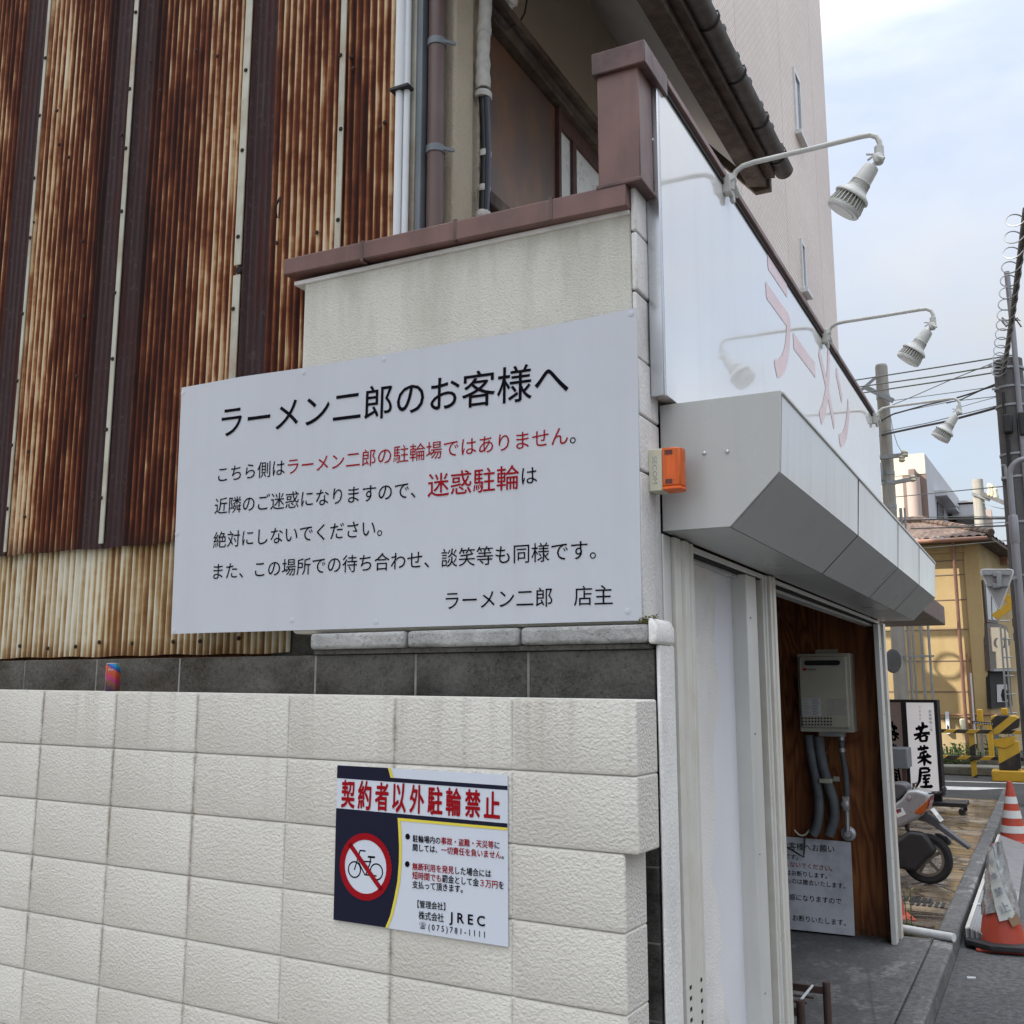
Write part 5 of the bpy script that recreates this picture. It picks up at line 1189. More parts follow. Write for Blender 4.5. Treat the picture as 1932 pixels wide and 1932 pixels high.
for px0,px1,py0,py1,yy,lab in ((1843,1856,1338,1370,23.4,'small yellow box post standing left beyond the railway rails'),):
    a_, b_ = onY(px0,py0,yy), onY(px1,py1,yy); xc = (a_.x+b_.x)/2
    o = thing('yellow_box_post', lab, 'trackside box', (xc,yy,-.1)); MB().box((a_.x,yy-.08,b_.z),(b_.x,yy+.08,a_.z)).build('box', M['yel'], o, bevel=.02); MB().box((xc-.03,yy-.03,-.1),(xc+.03,yy+.03,b_.z)).build('post', M['galv'], o)
x = onY(1869,1400,23.2).x; tag(MB().tube([(x,23.2,-.1),(x+.01,23.2,onY(1869,1362,23.2).z)], .06, 10).build('yellow_bollard', M['yel']), 'slim yellow bollard between the fence and the yellow building', 'bollard')
# plants by the track
for i,(px,py,yy,n,sx,h,lab) in enumerate(((1797,1412,26.3,420,1.1,.42,'bright green weeds along the foot of the yellow wall, left clump'),(1822,1412,26.3,260,.7,.50,'bright green weeds along the foot of the yellow wall, next to the fence post'),(1884,1415,26.0,300,.6,.75,'leafy green shrub at the corner of the yellow building behind the barrier machine'),(1793,1450,22.6,220,.5,.62,'pale straggly weeds under the lower striped rail'),(1812,1450,22.65,150,.5,.45,'sparse weeds on the mossy track edge right of the straggly clump'))):
    p = onY(px,py,yy); weed('trackside_plant', lab, V((p.x,yy,-.08)), n, sx, .35, h, .10, M['leaf'] if i < 2 or i > 2 else M['leafdark'], 'plants by the railway', 'plant', 14)

# ================================================================== yellow corner building beyond the railway
def mat_yellow():
    t = NT('yellow render'); s = t.sep()
    c = t.mix(t.ramp(t.noise(.9, 6), [(.3,0),(.7,1)]), (.37,.27,.13), (.45,.34,.18))
    c = t.mix(t.ramp(t.noise(1, 5, .6, t.mapv((2,2,.5))), [(.5,0),(.7,.5)]), c, (.32,.22,.10))
    c = t.mix(t.ramp(t.math('SUBTRACT', 1.0, s[2]), [(0,0),(1.1,.6)]), c, (.46,.38,.25))
    t.bump(t.noise(25, 4), .5, .01); return t.out(c, .85, None, .2)
M['yellowwall'] = mat_yellow(); M['redtile'] = plain('brown red roof tile', (.085,.055,.042), .7, .55, 4.5, streak=.2, dirt=(.24,.17,.14), dirt_amt=.6)
YY = 27.0; A = onY(1845,1018,YY); zE = A.z; Bp = onZ(1879,1041,zE); xL = onY(1640,1020,YY).x
yb2 = thing('yellow_building', 'sunlit yellow two storey corner building with a brown tiled roof beyond the railway', 'building', (A.x,YY,-.1))
sd_ = (Bp-A); sd_.z = 0; sdn = V((-sd_.y, sd_.x, 0)).normalized()
far = A + sd_*1.9
MB().prism([(xL-2,YY,-.1),(A.x,YY,-.1),(far.x,far.y,-.1),(far.x-1,far.y+3,-.1),(xL-2,YY+9,-.1)], (0,0,zE+.1)).build('wall', M['yellowwall'], yb2)
pw = onY(1822,1100,YY).x
MB().box((pw,YY-.07,-.1),(A.x+.005,YY+.2,zE-.02)).build('corner_pilaster', M['yellowwall'], yb2, bevel=.02)
m = MB()
for py in (1058,1085,1132,1188,1247,1305,1356): z = onY(1790,py,YY).z; m.box((xL-2,YY-.012,z-.012),(pw,YY-.001,z+.012))
m.build('wall_joints', M['awn'], yb2, smooth=False)
MB().box((xL-2,YY-.06,zE-.32),(pw,YY,zE-.05)).build('frieze', M['yellowwall'], yb2, bevel=.01)
# hipped tiled roof: rows of rolls
rf = MB(); apex = zE+.92
def roofplane(p0, p1, q0, q1, n):
    vs = []; K = n*6; ROW = 9
    for r_ in range(ROW+1):
        t_ = r_/ROW
        for i in range(K+1):
            u = i/K; a_ = p0.lerp(p1,u); b_ = q0.lerp(q1,u); p = a_.lerp(b_,t_); p = p+V((0,0,.055*abs(math.sin(math.pi*u*n))+ .05*((r_*1.0)%1.0)))
            vs.append(p)
    rf.add(vs, [(r_*(K+1)+i, r_*(K+1)+i+1, (r_+1)*(K+1)+i+1, (r_+1)*(K+1)+i) for r_ in range(ROW) for i in range(K)])
ov = .45; e_l = V((xL-2.4,YY-ov,zE+.02)); e_c = V((A.x+.35,YY-ov-.05,zE+.02)); e_r = V((far.x+.45,far.y-.1,zE-.0)); r_l = V((xL-2.4,YY+2.6,apex)); r_c = V((A.x-1.55,YY+2.6,apex)); 
roofplane(e_l, e_c, r_l, r_c, 26); roofplane(e_c, e_r, r_c, r_c+V((.02,1.5,0)), 11)
ro = rf.build('roof', M['redtile'], yb2, ang=60)
hip = MB(); 
for k in range(14):
    t_ = k/14; p = (e_c+V((0,0,.08))).lerp(r_c+V((0,0,.08)),t_); q_ = (e_c+V((0,0,.08))).lerp(r_c+V((0,0,.08)),t_+.085); hip.tube([p,q_],[.10,.085],8)
for k in range(22):
    p = r_l.lerp(r_c, k/22)+V((0,0,.1)); q_ = r_l.lerp(r_c,(k+1.15)/22)+V((0,0,.1)); hip.tube([p,q_],[.13,.11],8)
hip.build('ridge_tiles', M['redtile'], ro)
MB().prism([e_l+V((0,.02,-.10)), e_c+V((0,.02,-.10)), e_r+V((0,0,-.10)), V((far.x,far.y+.4,zE-.08)), V((A.x,YY+.2,zE-.08)), V((xL-2.4,YY+.2,zE-.08))], (0,0,.08)).build('eave', M['wood'], yb2)
M['copper'] = plain('pink brown drain pipe', (.30,.155,.11), .5, .12, 5)
MB().tube([e_l+V((0,-.05,-.04)), e_c+V((-.1,-.05,-.06))], .055, 10).build('rain_gutter', M['copper'], yb2)
dx = onY(1800,1040,YY).x; MB().tube([(dx,YY-.14,-.1),(dx,YY-.14,1.55),(dx,YY-.14,zE-.1),(dx,YY-.4,zE-.02)], .045, 10).build('downpipe', M['copper'], yb2)
MB().tube([(dx+.14,YY-.10,-.1),(dx+.14,YY-.10,2.6)], .03, 8).build('downpipe', M['copper'], yb2)
zz2 = onY(1720,1352,YY).z; MB().tube([(xL-2,YY-.08,zz2),(dx+.9,YY-.08,zz2+.08)], .022, 8).build('pipe_run', M['copper'], yb2)
a_, b_ = onY(1811,1355,YY), onY(1824,1379,YY); MB().box((a_.x,YY-.26,b_.z),(b_.x,YY-.06,a_.z)).build('meter', M['creamp'], yb2, bevel=.05, seg=4)
MB().tube([(onY(1837,1350,YY).x,YY-.08,-.1),(onY(1837,1350,YY).x,YY-.08,onY(1837,1270,YY).z)], .03, 8).build('vent_pipe', M['pvc'], yb2)
a_, b_ = onY(1783,1343,YY-.1), onY(1793,1385,YY-.1); MB().box((a_.x,YY-.12,b_.z),(b_.x,YY-.02,a_.z)).build('notice_plate', M['signfront'], yb2, bevel=.005)
MB().poly([(a_.x+.02,YY-.1215,b_.z+.06),(b_.x-.02,YY-.1215,b_.z+.10),(b_.x-.02,YY-.1215,b_.z+.2),(a_.x+.03,YY-.1215,b_.z+.24)]).build('notice_mark', M['ink'], yb2, smooth=False)
MB().box((onY(1853,1410,YY).x,YY-.03,-.1),(onY(1862,1410,YY).x+.3,YY+.05,.75)).build('grey_base', M['greystrip'], yb2)
# angled shop side
SN = V((sd_.y,-sd_.x,0)).normalized(); SN = SN if SN.x > 0 else -SN
def ps(px, py, lift=0): return onP(px,py,A,SN)+SN*lift
def spoly(name, pts, m, l0, th_=.05, parent=yb2): return MB().prism([ps(x,y,l0) for x,y in pts], SN*-th_).build(name, m, parent)
M['winbrown'] = plain('brown window frame', (.075,.055,.045), .5, .15, 8); M['shopcream'] = plain('cream shop panel', (.80,.64,.42), .5, .05, 2)
CC = lambda x,y: C5(x,y,2780,1500,3.512)
def cpoly(name, pts, m, l0, th_=.05): return spoly(name, [CC(*p) for p in pts], m, l0, th_)
cpoly('window_frame', ((410,750),(555,790),(568,1200),(448,1185)), M['winbrown'], .06, .1)
cpoly('window_pane', ((428,800),(478,812),(488,1165),(452,1155)), M['glass'], .075, .02); cpoly('window_pane', ((490,815),(540,825),(552,1170),(500,1160)), M['glass'], .075, .02)
cpoly('shop_frame', ((440,1195),(560,1200),(640,1225),(665,1290),(690,1680),(475,1690)), M['winbrown'], .08, .12)
cpoly('shop_panel', ((470,1240),(560,1240),(630,1262),(655,1300),(680,1660),(535,1665),(525,1492),(490,1490)), M['shopcream'], .10, .03)
cpoly('shop_opening', ((478,1695),(690,1690),(720,2050),(500,2080)), M['gap'], .05, .1)
cpoly('shop_lintel', ((474,1672),(810,1672),(812,1692),(476,1694)), M['galv'], .16, .1)
em = MB()
def arcpts(cx_,cy_,rx,ry,a0,a1,n=14): return [(cx_+rx*math.cos(a0+(a1-a0)*k/n), cy_+ry*math.sin(a0+(a1-a0)*k/n)) for k in range(n+1)]
def crescent(o_, i_): 
    for k in range(len(o_)-1): em.poly([ps(*CC(*o_[k]),.104), ps(*CC(*o_[k+1]),.104), ps(*CC(*i_[k+1]),.104), ps(*CC(*i_[k]),.104)])
crescent(arcpts(548,1398,50,55,math.pi*.62,math.pi*1.38), arcpts(566,1400,42,52,math.pi*.66,math.pi*1.34))
crescent(arcpts(585,1400,90,55,-math.pi*.5,math.pi*.5), arcpts(585,1400,22,52,-math.pi*.5,math.pi*.5))
em.build('emblem', M['winbrown'], yb2, smooth=False)
MB().disc(ps(*CC(632,1405),.108), SN, abs((ps(*CC(652,1405))-ps(*CC(632,1405))).length)*.9, 18).build('emblem_eye', M['shopcream'], yb2, smooth=False)
M['posterbg'] = plain('poster paper', (.42,.42,.42), .5, .05, 4); M['skin'] = plain('poster skin tone', (.42,.26,.18), .6, .05)
pst = thing('wall_poster', 'poster of a person in a dark suit on the dark shop front', 'poster', ps(*CC(600,1880),.09))
def ppoly(name, pts, m, l0, th_=.004): return MB().prism([ps(*CC(*p),l0) for p in pts], SN*-th_).build(name, m, pst)
ppoly('sheet', ((545,1832),(650,1830),(660,2010),(550,2015)), M['posterbg'], .075, .01)
ppoly('suit', ((598,1882),(622,1872),(648,1886),(665,1940),(650,2005),(600,2005),(585,1940)), M['ink'], .078, .002)
ppoly('face', ((612,1846),(622,1840),(636,1846),(637,1866),(624,1876),(613,1866)), M['skin'], .079, .002)
ppoly('shirt', ((618,1876),(632,1876),(626,1910)), M['signfront'], .080, .002)
cpoly('rear_column', ((556,450),(600,490),(610,1195),(566,1185)), M['yellowwall'], -.05, .3)
cpoly('rear_slab', ((600,500),(640,478),(740,520),(745,588),(610,588)), M['copper'], .2, .5)

# ================================================================== far buildings
M['farwhite'] = plain('far pale render', (.50,.51,.54), .8, .05, .6, streak=.25); M['farcream'] = plain('far cream render', (.60,.56,.48), .8, .04, .5)
M['farbrown'] = plain('far brown render', (.235,.175,.155), .8, .05, .5); M['farpink'] = plain('far pink pipe', (.42,.34,.31), .7, .05, 1); M['darkwin'] = plain('dark far window', (.05,.045,.045), .2, .1)
YF = 44.0; P0 = onY(1744,855,YF); zF = P0.z
def fx(px): return onY(px,930,YF).x
pb_ = onZ(1809,941,zF)
wbld = thing('apartment_building', 'pale apartment building with a brown stripe and pink pipe far behind the tiled roof', 'building', (P0.x,YF,-.1))
xl_ = fx(1600)
MB().prism([(xl_,YF,-.1),(P0.x,YF,-.1),(pb_.x,pb_.y,-.1),(pb_.x-8,pb_.y+2,-.1),(xl_,YF+14,-.1)], (0,0,zF+.1)).build('wall', M['farwhite'], wbld)
zt_f = onY(1720,868,YF).z
MB().box((xl_,YF-.06,-.1),(fx(1705),YF,zF-.9)).build('cream_band', M['farcream'], wbld)
MB().box((xl_,YF-.08,zF-.9),(P0.x,YF,zF)).build('tile_band', M['farcream'], wbld)
MB().box((fx(1705),YF-.12,-.1),(P0.x+.02,YF,zF-.95)).build('brown_band', M['farbrown'], wbld)
MB().tube([(fx(1726),YF-.4,-.1),(fx(1726),YF-.4,onY(1726,905,YF).z)], .28, 12).build('pink_pipe', M['farpink'], wbld)
MB().box((fx(1719),YF-.8,onY(1726,905,YF).z),(fx(1733),YF-.05,onY(1726,890,YF).z)).build('pipe_head', M['farbrown'], wbld, bevel=.05)
FSN = V((pb_.y-P0.y, -(pb_.x-P0.x),0)).normalized(); FSN = FSN if FSN.y < 0 or FSN.x > 0 else -FSN
def pf(px,py,l=0): return onP(px,py,P0,FSN)+FSN*l
for q_,m_,nm in ((((1767,946),(1779,956),(1780,990),(1768,990)),'darkwin','window'),(((1788,970),(1797,978),(1798,992),(1789,992)),'darkwin','window')):
    MB().prism([pf(x,y,.05) for x,y in q_], FSN*-.2).build(nm, M[m_], wbld)
for c_ in (((1764,936),(1796,958)),((1783,962),(1812,976))):
    a_ = pf(*c_[0]); b_ = pf(*c_[1]); b_.z = a_.z; d_ = b_-a_
    MB().prism([a_,b_,b_+FSN*.5,a_+FSN*.5], (0,0,.25)).build('window_hood', M['farwhite'], wbld)
YH = 52.0
gh = thing('grey_roof_house', 'distant house with a grey hipped roof and dark balcony beyond the apartment building', 'house', (onY(1830,950,YH).x,YH,-.1))
def hxx(px): return onY(px,960,YH).x
def hz(py): return onY(1830,py,YH).z
M['greyroof'] = plain('far grey roof', (.16,.15,.15), .7, .1, 1)
MB().box((hxx(1800),YH,-.1),(hxx(1856),YH+6,hz(962))).build('wall', M['farbrown'], gh)
MB().box((hxx(1798),YH-.8,hz(978)),(hxx(1847),YH,hz(956))).build('balcony', M['farwhite'], gh)
MB().box((hxx(1806),YH-.9,hz(1010)),(hxx(1846),YH-.05,hz(980))).build('dark_recess', M['darkwin'], gh)
MB().prism([(hxx(1797),YH-.9,hz(953)),(hxx(1858),YH-.9,hz(953)),(hxx(1848),YH+1,hz(937)),(hxx(1806),YH+1,hz(937))], (0,3,0)).build('roof', M['greyroof'], gh)
MB().box((hxx(1846),YH-1.5,-.1),(hxx(1872),YH-.5,hz(972))).build('annex', M['farpink'], gh)
tw = thing('far_block', 'hazy beige block far down the street left of the steel lamp pole', 'building', (onY(1905,1050,60).x,60,-.1))
MB().box((onY(1876,1060,60).x,60,-.1),(onY(1925,1060,60).x,66,onY(1900,1062,60).z)).build('wall', M['farpink'], tw); 
for k in range(3): MB().box((onY(1890+k*10,1100,60).x,59.95,onY(1890,1110,60).z),(onY(1895+k*10,1100,60).x,60,onY(1890,1090,60).z)).build('window', M['darkwin'], tw)

# ================================================================== poles
M['conc'] = plain('concrete pole', (.33,.32,.29), .85, .12, 3, .004, 40, streak=.45); M['concdark'] = plain('weathered dark pole', (.105,.105,.108), .8, .2, 3, streak=.5)
M['steelpole'] = plain('grey steel pole', (.27,.27,.30), .4, .06, 4, streak=.25, metal=.3)
YL = 20.0; b0 = onY(1699,1270,YL); t0_ = onY(1662,692,YL); xL_ = (b0.x+t0_.x)/2
up_ = thing('utility_pole', 'pale concrete utility pole with pipes rising behind the fascia end', 'utility pole', (xL_,YL,-.13))
rad_ = .5*23*21.5/1968
MB().tube([(xL_,YL,-.13),(xL_,YL,t0_.z*.5),(xL_,YL,t0_.z)], [rad_*1.18,rad_*1.08,rad_], 20).build('shaft', M['conc'], up_)
MB().lathe([(rad_*1.0,0),(rad_*.9,.04),(.01,.06)], (xL_,YL,t0_.z), (0,0,1), 20).build('cap', M['conc'], up_)
def lz(py, px=1675): return onY(px,py,YL).z
def lx(px, py): return onY(px,py,YL).x
MB().bar((lx(1635,735),YL-.25,lz(735,1640)), (lx(1688,760),YL-.25,lz(762,1685)), .09,.09).build('cross_arm', M['galv'], up_)
MB().bar((lx(1625,745),YL-.2,lz(742,1630)), (lx(1660,712),YL-.2,lz(712,1662)), .05,.05).build('arm_brace', M['galv'], up_)
MB().bar((lx(1650,868),YL-.22,lz(868,1655)), (lx(1715,862),YL-.22,lz(862,1712)), .08,.08).build('cross_arm', M['galv'], up_)
MB().bar((lx(1688,912),YL-.22,lz(914,1690)), (lx(1722,909),YL-.22,lz(908,1720)), .10,.07).build('cross_arm', M['galv'], up_)
for px,py in ((1707,858),(1702,868),(1722,905)): MB().lathe([(.03,0),(.07,.03),(.05,.07),(.07,.10),(.04,.14)], onY(px,py+4,YL-.22), (0,0,1), 12).build('insulator', M['creamp'], up_)
MB().box((lx(1657,880),YL-.32,lz(912,1660)),(lx(1668,880),YL-.15,lz(878,1660))).build('junction_box', M['galv'], up_, bevel=.02)
for py in (752,897,915,960): MB().lathe([(rad_*1.12,0),(rad_*1.12,.08)], (xL_,YL,lz(py)), (0,0,1), 20).build('band', M['galv'], up_)
for dx_,r_ in ((.22,.03),(.30,.022),(.46,.03),(.60,.026)): MB().tube([(xL_+dx_,YL-.1,-.1),(xL_+dx_,YL-.1,lz(1165 if dx_ > .4 else 960,1700))], r_, 8).build('riser_pipe', M['galv'], up_)
MB().bar((xL_+.1,YL-.12,lz(1239,1700)),(xL_+.68,YL-.12,lz(1239,1700)),.04,.04).build('pipe_bracket', M['galv'], up_)
mr = thing('round_mirror', 'dark round traffic mirror seen from its edge beside the far white post', 'traffic mirror', (onY(1686,1248,16).x,16,1.9))
mc = onY(1685,1247,16.0); mn = V((.80,-.55,-.05)).normalized()
MB().lathe([(.001,-.05),(.12,-.045),(.19,-.02),(.205,0),(.19,.012)], mc, mn, 28).build('back_shell', M['concdark'], mr)
MB().bar(mc-mn*.04, V((mc.x-.55,16.25,mc.z-.1)), .04,.04).build('bracket', M['galv'], mr); MB().tube([(mc.x-.55,16.25,-.13),(mc.x-.55,16.25,mc.z+.3)], .04, 10).build('post', M['galv'], mr)

hp_ = thing('utility_pole', 'utility pole hidden behind the tiled building, known by its shadow on the yellow wall', 'utility pole', (-6.9,22.6,-.1))
MB().tube([(-6.9,22.6,-.1),(-6.9,22.6,9.2)], [.22,.16], 16).build('shaft', M['conc'], hp_)
MB().lathe([(.05,0),(.30,.05),(.30,.75),(.05,.8)], (-6.45,22.5,6.2), (0,0,1), 20).build('transformer', M['galv'], hp_)
MB().bar((-7.8,22.5,8.3),(-5.6,22.5,8.3),.1,.1).build('cross_arm', M['galv'], hp_)
lo = MB(); lo.tube([(-6.3+.35*math.cos(t_),22.4,7.55+.32*math.sin(t_)) for t_ in [2*math.pi*k/20 for k in range(21)]], .04, 6); lo.build('cable_loop', M['cablebk'], hp_)
MB().tube([(-6.7,22.4,7.2),(-3.4,22.6,1.0)], .09, 8).build('guy_guard', M['galv'], hp_)

# right utility pole
YR = 16.0; xr_ = onY(1911,800,YR).x; rr2 = .222
ur = thing('utility_pole', 'dark weathered utility pole hung with thick black cables at the right edge', 'utility pole', (xr_,YR,-.13))
zt3 = onY(1905,680,YR).z
def rz_(py, px=1910): return onY(px,py,YR).z
def rx(px, py): return onY(px,py,YR).x
MB().tube([(xr_,YR,-.13),(xr_,YR,zt3)], [rr2*1.12,rr2], 24).build('shaft', M['concdark'], ur)
MB().tube([(xr_+.12,YR-.22,rz_(1250)),(xr_+.12,YR-.22,rz_(640)),(xr_+.10,YR-.22,rz_(520))], .045, 12).build('steel_extension', M['steelpole'], ur)
for k,(px,py0,py1,r_) in enumerate(((1893,740,1180,.028),(1903,830,1300,.034),(1922,790,1300,.03),(1915,700,1000,.022))):
    MB().tube([onY(px+(p-py0)*.082+random.uniform(-1.5,1.5),p,YR-.2) for p in range(py0,py1+1,60)], r_, 8).build('black_cable', M['cablebk'], ur)
m = MB(); m.obox(onY(1901,800,YR-.25), (.075,0,0),(0,.07,0),(0,0,.16)); m.build('splice_case', M['plastic'], ur, bevel=.03, seg=3)
MB().obox(onY(1930,800,YR-.25), (.06,0,0),(0,.06,0),(0,0,.20)).build('splice_case', M['plastic'], ur, bevel=.03, seg=3)
for py in (700,735,770,862,905,990,1090): MB().lathe([(rr2*1.1,0),(rr2*1.1,.035)], (xr_,YR,rz_(py)), (0,0,1), 20).build('band', M['galv'], ur)
for py,dx_ in ((690,-.30),(735,-.27),(705,-.24),(880,-.22)): MB().bar((xr_-.1,YR-.15,rz_(py)),(xr_+dx_,YR-.17,rz_(py)),.03,.03).build('bolt_arm', M['galv'], ur)
MB().obox(onY(1884,690,YR-.2),(.04,0,0),(0,.05,0),(0,0,.04)).build('clamp', M['plastic'], ur, bevel=.01)
MB().tube([onY(1897,880,YR-.2),onY(1900,906,YR-.2)], .03, 8).build('guy_stub', M['galv'], ur); MB().box((rx(1890,906),YR-.3,rz_(908)),(rx(1902,906),YR-.1,rz_(904))).build('step_plate', M['galv'], ur)
m = MB(); nd = onY(1909,606,YR-.2)
for k in range(14): a_ = random.uniform(0,6.28); m.tube([nd, nd+V((.1*math.cos(a_),.05*math.sin(a_),.08*math.sin(a_*1.7))), nd+V((.16*math.cos(a_+.6),.05,.12*math.sin(a_)))], .006, 5)
m.build('wire_tangle', M['cablebk'], ur)
# cable with spiral hanger rising towards the viewer
c0, c1 = onY(1893,705,YR-.25), onY(1936,395,8.6)
sc2 = thing('spiral_cable', 'thick black cable with a looping spiral hanger rising from the right utility pole', 'cable', c0)
MB().tube([c0.lerp(c1,k/12)+V((0,0,-.05*math.sin(math.pi*k/12))) for k in range(13)], .036, 10).build('cable', M['cablebk'], sc2)
d_ = (c1-c0).normalized(); u_ = V((1,0,0)); u_ = (u_-d_*u_.dot(d_)).normalized(); v_ = d_.cross(u_); m = MB(); P = []
for k in range(300):
    t_ = k/299; a_ = t_*2*math.pi*15; P.append(c0.lerp(c1,t_)+V((0,0,-.05*math.sin(math.pi*t_)))+u_*(.11*math.cos(a_)-.075)+v_*(.11*math.sin(a_)))
m.tube(P, .008, 6); m.build('spiral_hanger', M['galv'], sc2)

# steel lamp pole with hooked top and the triangular sign
YT = 14.4; q1 = onY(1925.5,1152,YT); xq = q1.x
lpz = onY(1910,900,YT).z
lpn = thing('steel_lamp_pole', 'slim grey steel pole with a hooked top in front of the dark utility pole', 'lamp pole', (xq,YT,-.13))
arc = [(xq+.24-.24*math.cos(t_), YT, lpz+.02+.24*math.sin(t_)) for t_ in [math.pi*k/16 for k in range(0,9)]]
MB().tube([(xq,YT,-.13),(xq,YT,onY(1918,990,YT).z)], .058, 16).build('lower_pole', M['steelpole'], lpn)
MB().tube([(xq,YT,onY(1918,1000,YT).z),(xq,YT,lpz-.02)]+arc, .044, 14).build('hooked_arm', M['steelpole'], lpn)
MB().lathe([(.062,0),(.068,.03),(.068,.40),(.056,.43)], (xq,YT,onY(1918,1000,YT).z-.2), (0,0,1), 16).build('sleeve', M['steelpole'], lpn)
tv = [onY(*CC(395,640),YT-.25), onY(*CC(755,640),YT-.25), onY(*CC(600,1072),YT-.25)]
ts = thing('triangle_sign', 'grey back of an inverted triangular road sign on the steel lamp pole', 'road sign', (tv[2].x,YT-.25,tv[2].z))
cen = (tv[0]+tv[1]+tv[2])/3
def rounded(tri, r_):
    out = []
    for i in range(3):
        p = tri[i]; a_ = (tri[i-1]-p).normalized(); b_ = (tri[(i+1)%3]-p).normalized()
        for k in range(6): s_ = k/5; out.append(p+a_*(r_*(1-s_)**2)+b_*(r_*s_**2))
    return out
M['signback'] = plain('sign back grey', (.34,.34,.345), .5, .06, 4, metal=.2)
MB().prism(rounded(tv,.07), (0,-.012,0)).build('plate', M['signback'], ts)
rim_ = rounded(tv,.07); MB().tube([p+V((0,-.008,0)) for p in rim_]+[rim_[0]+V((0,-.008,0))], .012, 6).build('rim', M['conewhite'], ts)
for cy_,x0_,x1_ in ((684,430,712),(803,470,690)):
    MB().bar(onY(*CC(x0_,cy_),YT-.29), onY(*CC(x1_,cy_),YT-.29), .03,.03).build('stiffener', M['galv'], ts)
    p = onY(*CC(570,cy_+6),YT-.33); MB().obox(p,(.05,0,0),(0,.04,0),(0,0,.035)).build('clamp', M['steelpole'], ts, bevel=.008)
MB().bar(onY(*CC(598,665),YT-.33), onY(*CC(600,825),YT-.33), .09,.07,(1,0,0)).build('mount', M['galv'], ts, bevel=.01)
MB().bar(onY(*CC(560,745),YT-.33), V((xq,YT-.02,onY(*CC(770,722),YT).z)), .045,.05).build('bracket_arm', M['steelpole'], ts)
# third pole, far
YQ = 38.0; x3 = onY(1848,960,YQ).x
p3 = thing('utility_pole', 'short looking far concrete pole standing between the grey roof house and the steel pole', 'utility pole', (x3,YQ,-.1))
MB().tube([(x3,YQ,-.1),(x3,YQ,onY(1847,905,YQ).z)], [.26,.19], 14).build('shaft', M['conc'], p3)
MB().bar(onY(1834,931,YQ-.2), onY(1868,944,YQ-.2), .1,.1).build('cross_arm', M['galv'], p3); MB().bar(onY(1852,931,YQ-.2), onY(1900,951,YQ-.6), .14,.14).build('cross_arm', M['concdark'], p3)
for px,py in ((1868,927),(1872,929),(1879,934)): MB().lathe([(.08,0),(.11,.1),(.06,.25),(.09,.35),(.05,.45)], onY(px,py+8,YQ-.4), (0,0,1), 10).build('insulator', M['creamp'], p3)
MB().bar(onY(1841,990,YQ-.1), onY(1846,935,YQ-.1), .04,.04).build('guy_rod', M['galv'], p3)

# ================================================================== overhead wires
def wire(pts, r, label, y0=YL, y1=YR, m=None, ox=2560, oy=900, s=3.22, sag=0):
    P = [C5(x,y,ox,oy,s) for x,y in pts]; xs = [p[0] for p in P]; Q = []
    for i,(px,py) in enumerate(P):
        t_ = (px-xs[0])/(xs[-1]-xs[0]); k_ = 1/(1/y0*(1-t_)+1/y1*t_); Q.append(onY(px,py,k_))
    R_ = []
    for i in range(len(Q)-1):
        for k in range(4): R_.append(Q[i].lerp(Q[i+1],k/4))
    R_.append(Q[-1]); o = MB().tube(R_, r*.8, 6).build('overhead_wire', m or M['cablebk']); return tag(o, label, 'wire', 'overhead wires between the two utility poles')
M['wiregrey'] = plain('grey green wire', (.17,.19,.17), .6, .1)
wire([(-300,745),(0,700),(700,590),(1410,475)], .017, 'highest grey overhead wire running to the top of the dark pole', m=M['wiregrey'])
wire([(-300,815),(0,770),(640,680),(1290,572)], .017, 'second grey overhead wire from the top, just above the pale pole arm', m=M['wiregrey'])
wire([(-300,875),(0,832),(620,740),(1270,635)], .017, 'third grey overhead wire from the top, meeting the dark pole at its clamp', m=M['wiregrey'])
wire([(120,1005),(420,880),(820,705),(1160,570),(1310,500)], .010, 'thin wire crossing steeply over the three parallel grey wires', m=M['wiregrey'])
wire([(240,912),(750,843),(1260,772)], .009, 'thin wire level with the farthest spot lamp arm', m=M['wiregrey'])
wire([(110,1115),(250,1040),(560,953),(830,893),(1060,822),(1265,738)], .020, 'black bundled cable rising behind the farthest spot lamp')
wire([(760,935),(900,900),(1100,805),(1265,762)], .017, 'second black cable twisting beside the bundled cable')
wire([(260,1030),(800,920),(1255,868)], .009, 'thin wire just below the black bundled cable', m=M['wiregrey'])
wire([(120,1242),(530,1155),(740,1113),(1080,1022),(1270,968)], .027, 'thickest black cable passing behind the farthest lamp head')
wire([(130,1212),(560,1128),(930,1035),(1260,955)], .010, 'thin messenger wire just above the thickest black cable', m=M['wiregrey'])
wire([(850,985),(1000,940),(1265,868)], .008, 'thinnest wire fanning out to the dark pole splice case', m=M['wiregrey'])
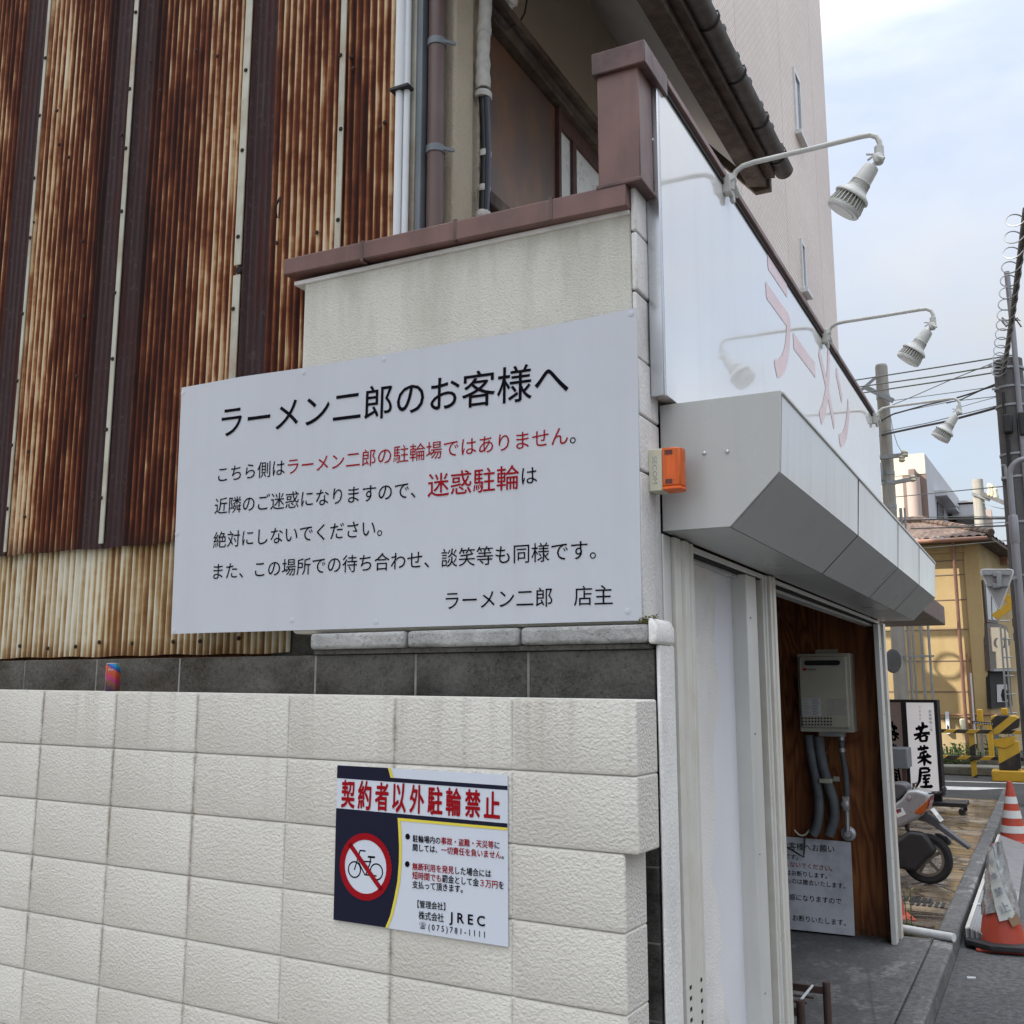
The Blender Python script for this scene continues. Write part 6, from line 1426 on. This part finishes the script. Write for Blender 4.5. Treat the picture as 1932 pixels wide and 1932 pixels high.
wire([(225,1060),(250,1200),(290,1330),(335,1405)], .008, 'slack wire dropping down beside the pale concrete pole', YL-.3, YL-.3, M['wiregrey'])
LW = dict(ox=2560, oy=1400)
wire([(150,230),(700,175),(1355,112)], .012, 'single wire passing in front of the apartment building', 22, YR, M['wiregrey'], **LW)
wire([(300,440),(620,432),(900,425),(1370,422)], .022, 'dark cable level with the ridge of the tiled roof', 22, YR, **LW)
wire([(300,412),(900,405),(1370,408)], .010, 'thin wire just above the ridge level cable', 22, YR, M['wiregrey'], **LW)
wire([(420,518),(900,505),(1370,490)], .018, 'dark cable crossing in front of the roof tiles', 22, YR, **LW)
wire([(640,515),(900,490),(1370,452)], .009, 'thin wire rising to the right above the roof tiles', 22, YR, M['wiregrey'], **LW)
wire([(520,705),(900,672),(1385,628)], .010, 'thin wire below the eave of the yellow building', 22, YR, M['wiregrey'], **LW)
wire([(1100,270),(1200,310),(1290,330),(1360,322)], .012, 'slack wire between the far pole and the steel pole', 36, 20, M['wiregrey'], **LW)

# ================================================================== buildings outside the frame that shade and mirror
M['offwall'] = plain('plain render', (.34,.33,.31), .8, .1, .5)
ob = thing('added_shade_block', 'unseen tall block added behind the viewer to shade the near walls', 'building', (-32,-29,-.1))
MB().box((-40,-33,-.12),(-24,-25,42)).build('wall', M['offwall'], ob)  # unseen block, added and sized to keep the sun off the near walls
for k in range(8):
    for j in range(4): MB().box((-39+j*3.9,-25.03,2+k*4.6),(-37+j*3.9,-24.97,4.4+k*4.6)).build('window', M['glass'], ob)
ac = thing('facing_building', 'cream building across the street mirrored in the glossy shutter housing', 'building', (14,14,-.1))
M['facecream'] = plain('cream facing wall', (.50,.42,.31), .8, .08, .5)
MB().box((10.5,3,-.12),(20,26,5.2)).build('wall', M['facecream'], ac)
for k in range(2):
    for j in range(6): MB().box((10.45,4.5+j*3.5,.9+k*2.4),(10.52,6.2+j*3.5,2.2+k*2.4)).build('window', M['glass'], ac)
MB().box((10.1,2.8,5.2),(20.2,26.2,5.45)).build('parapet', M['farbrown'], ac)
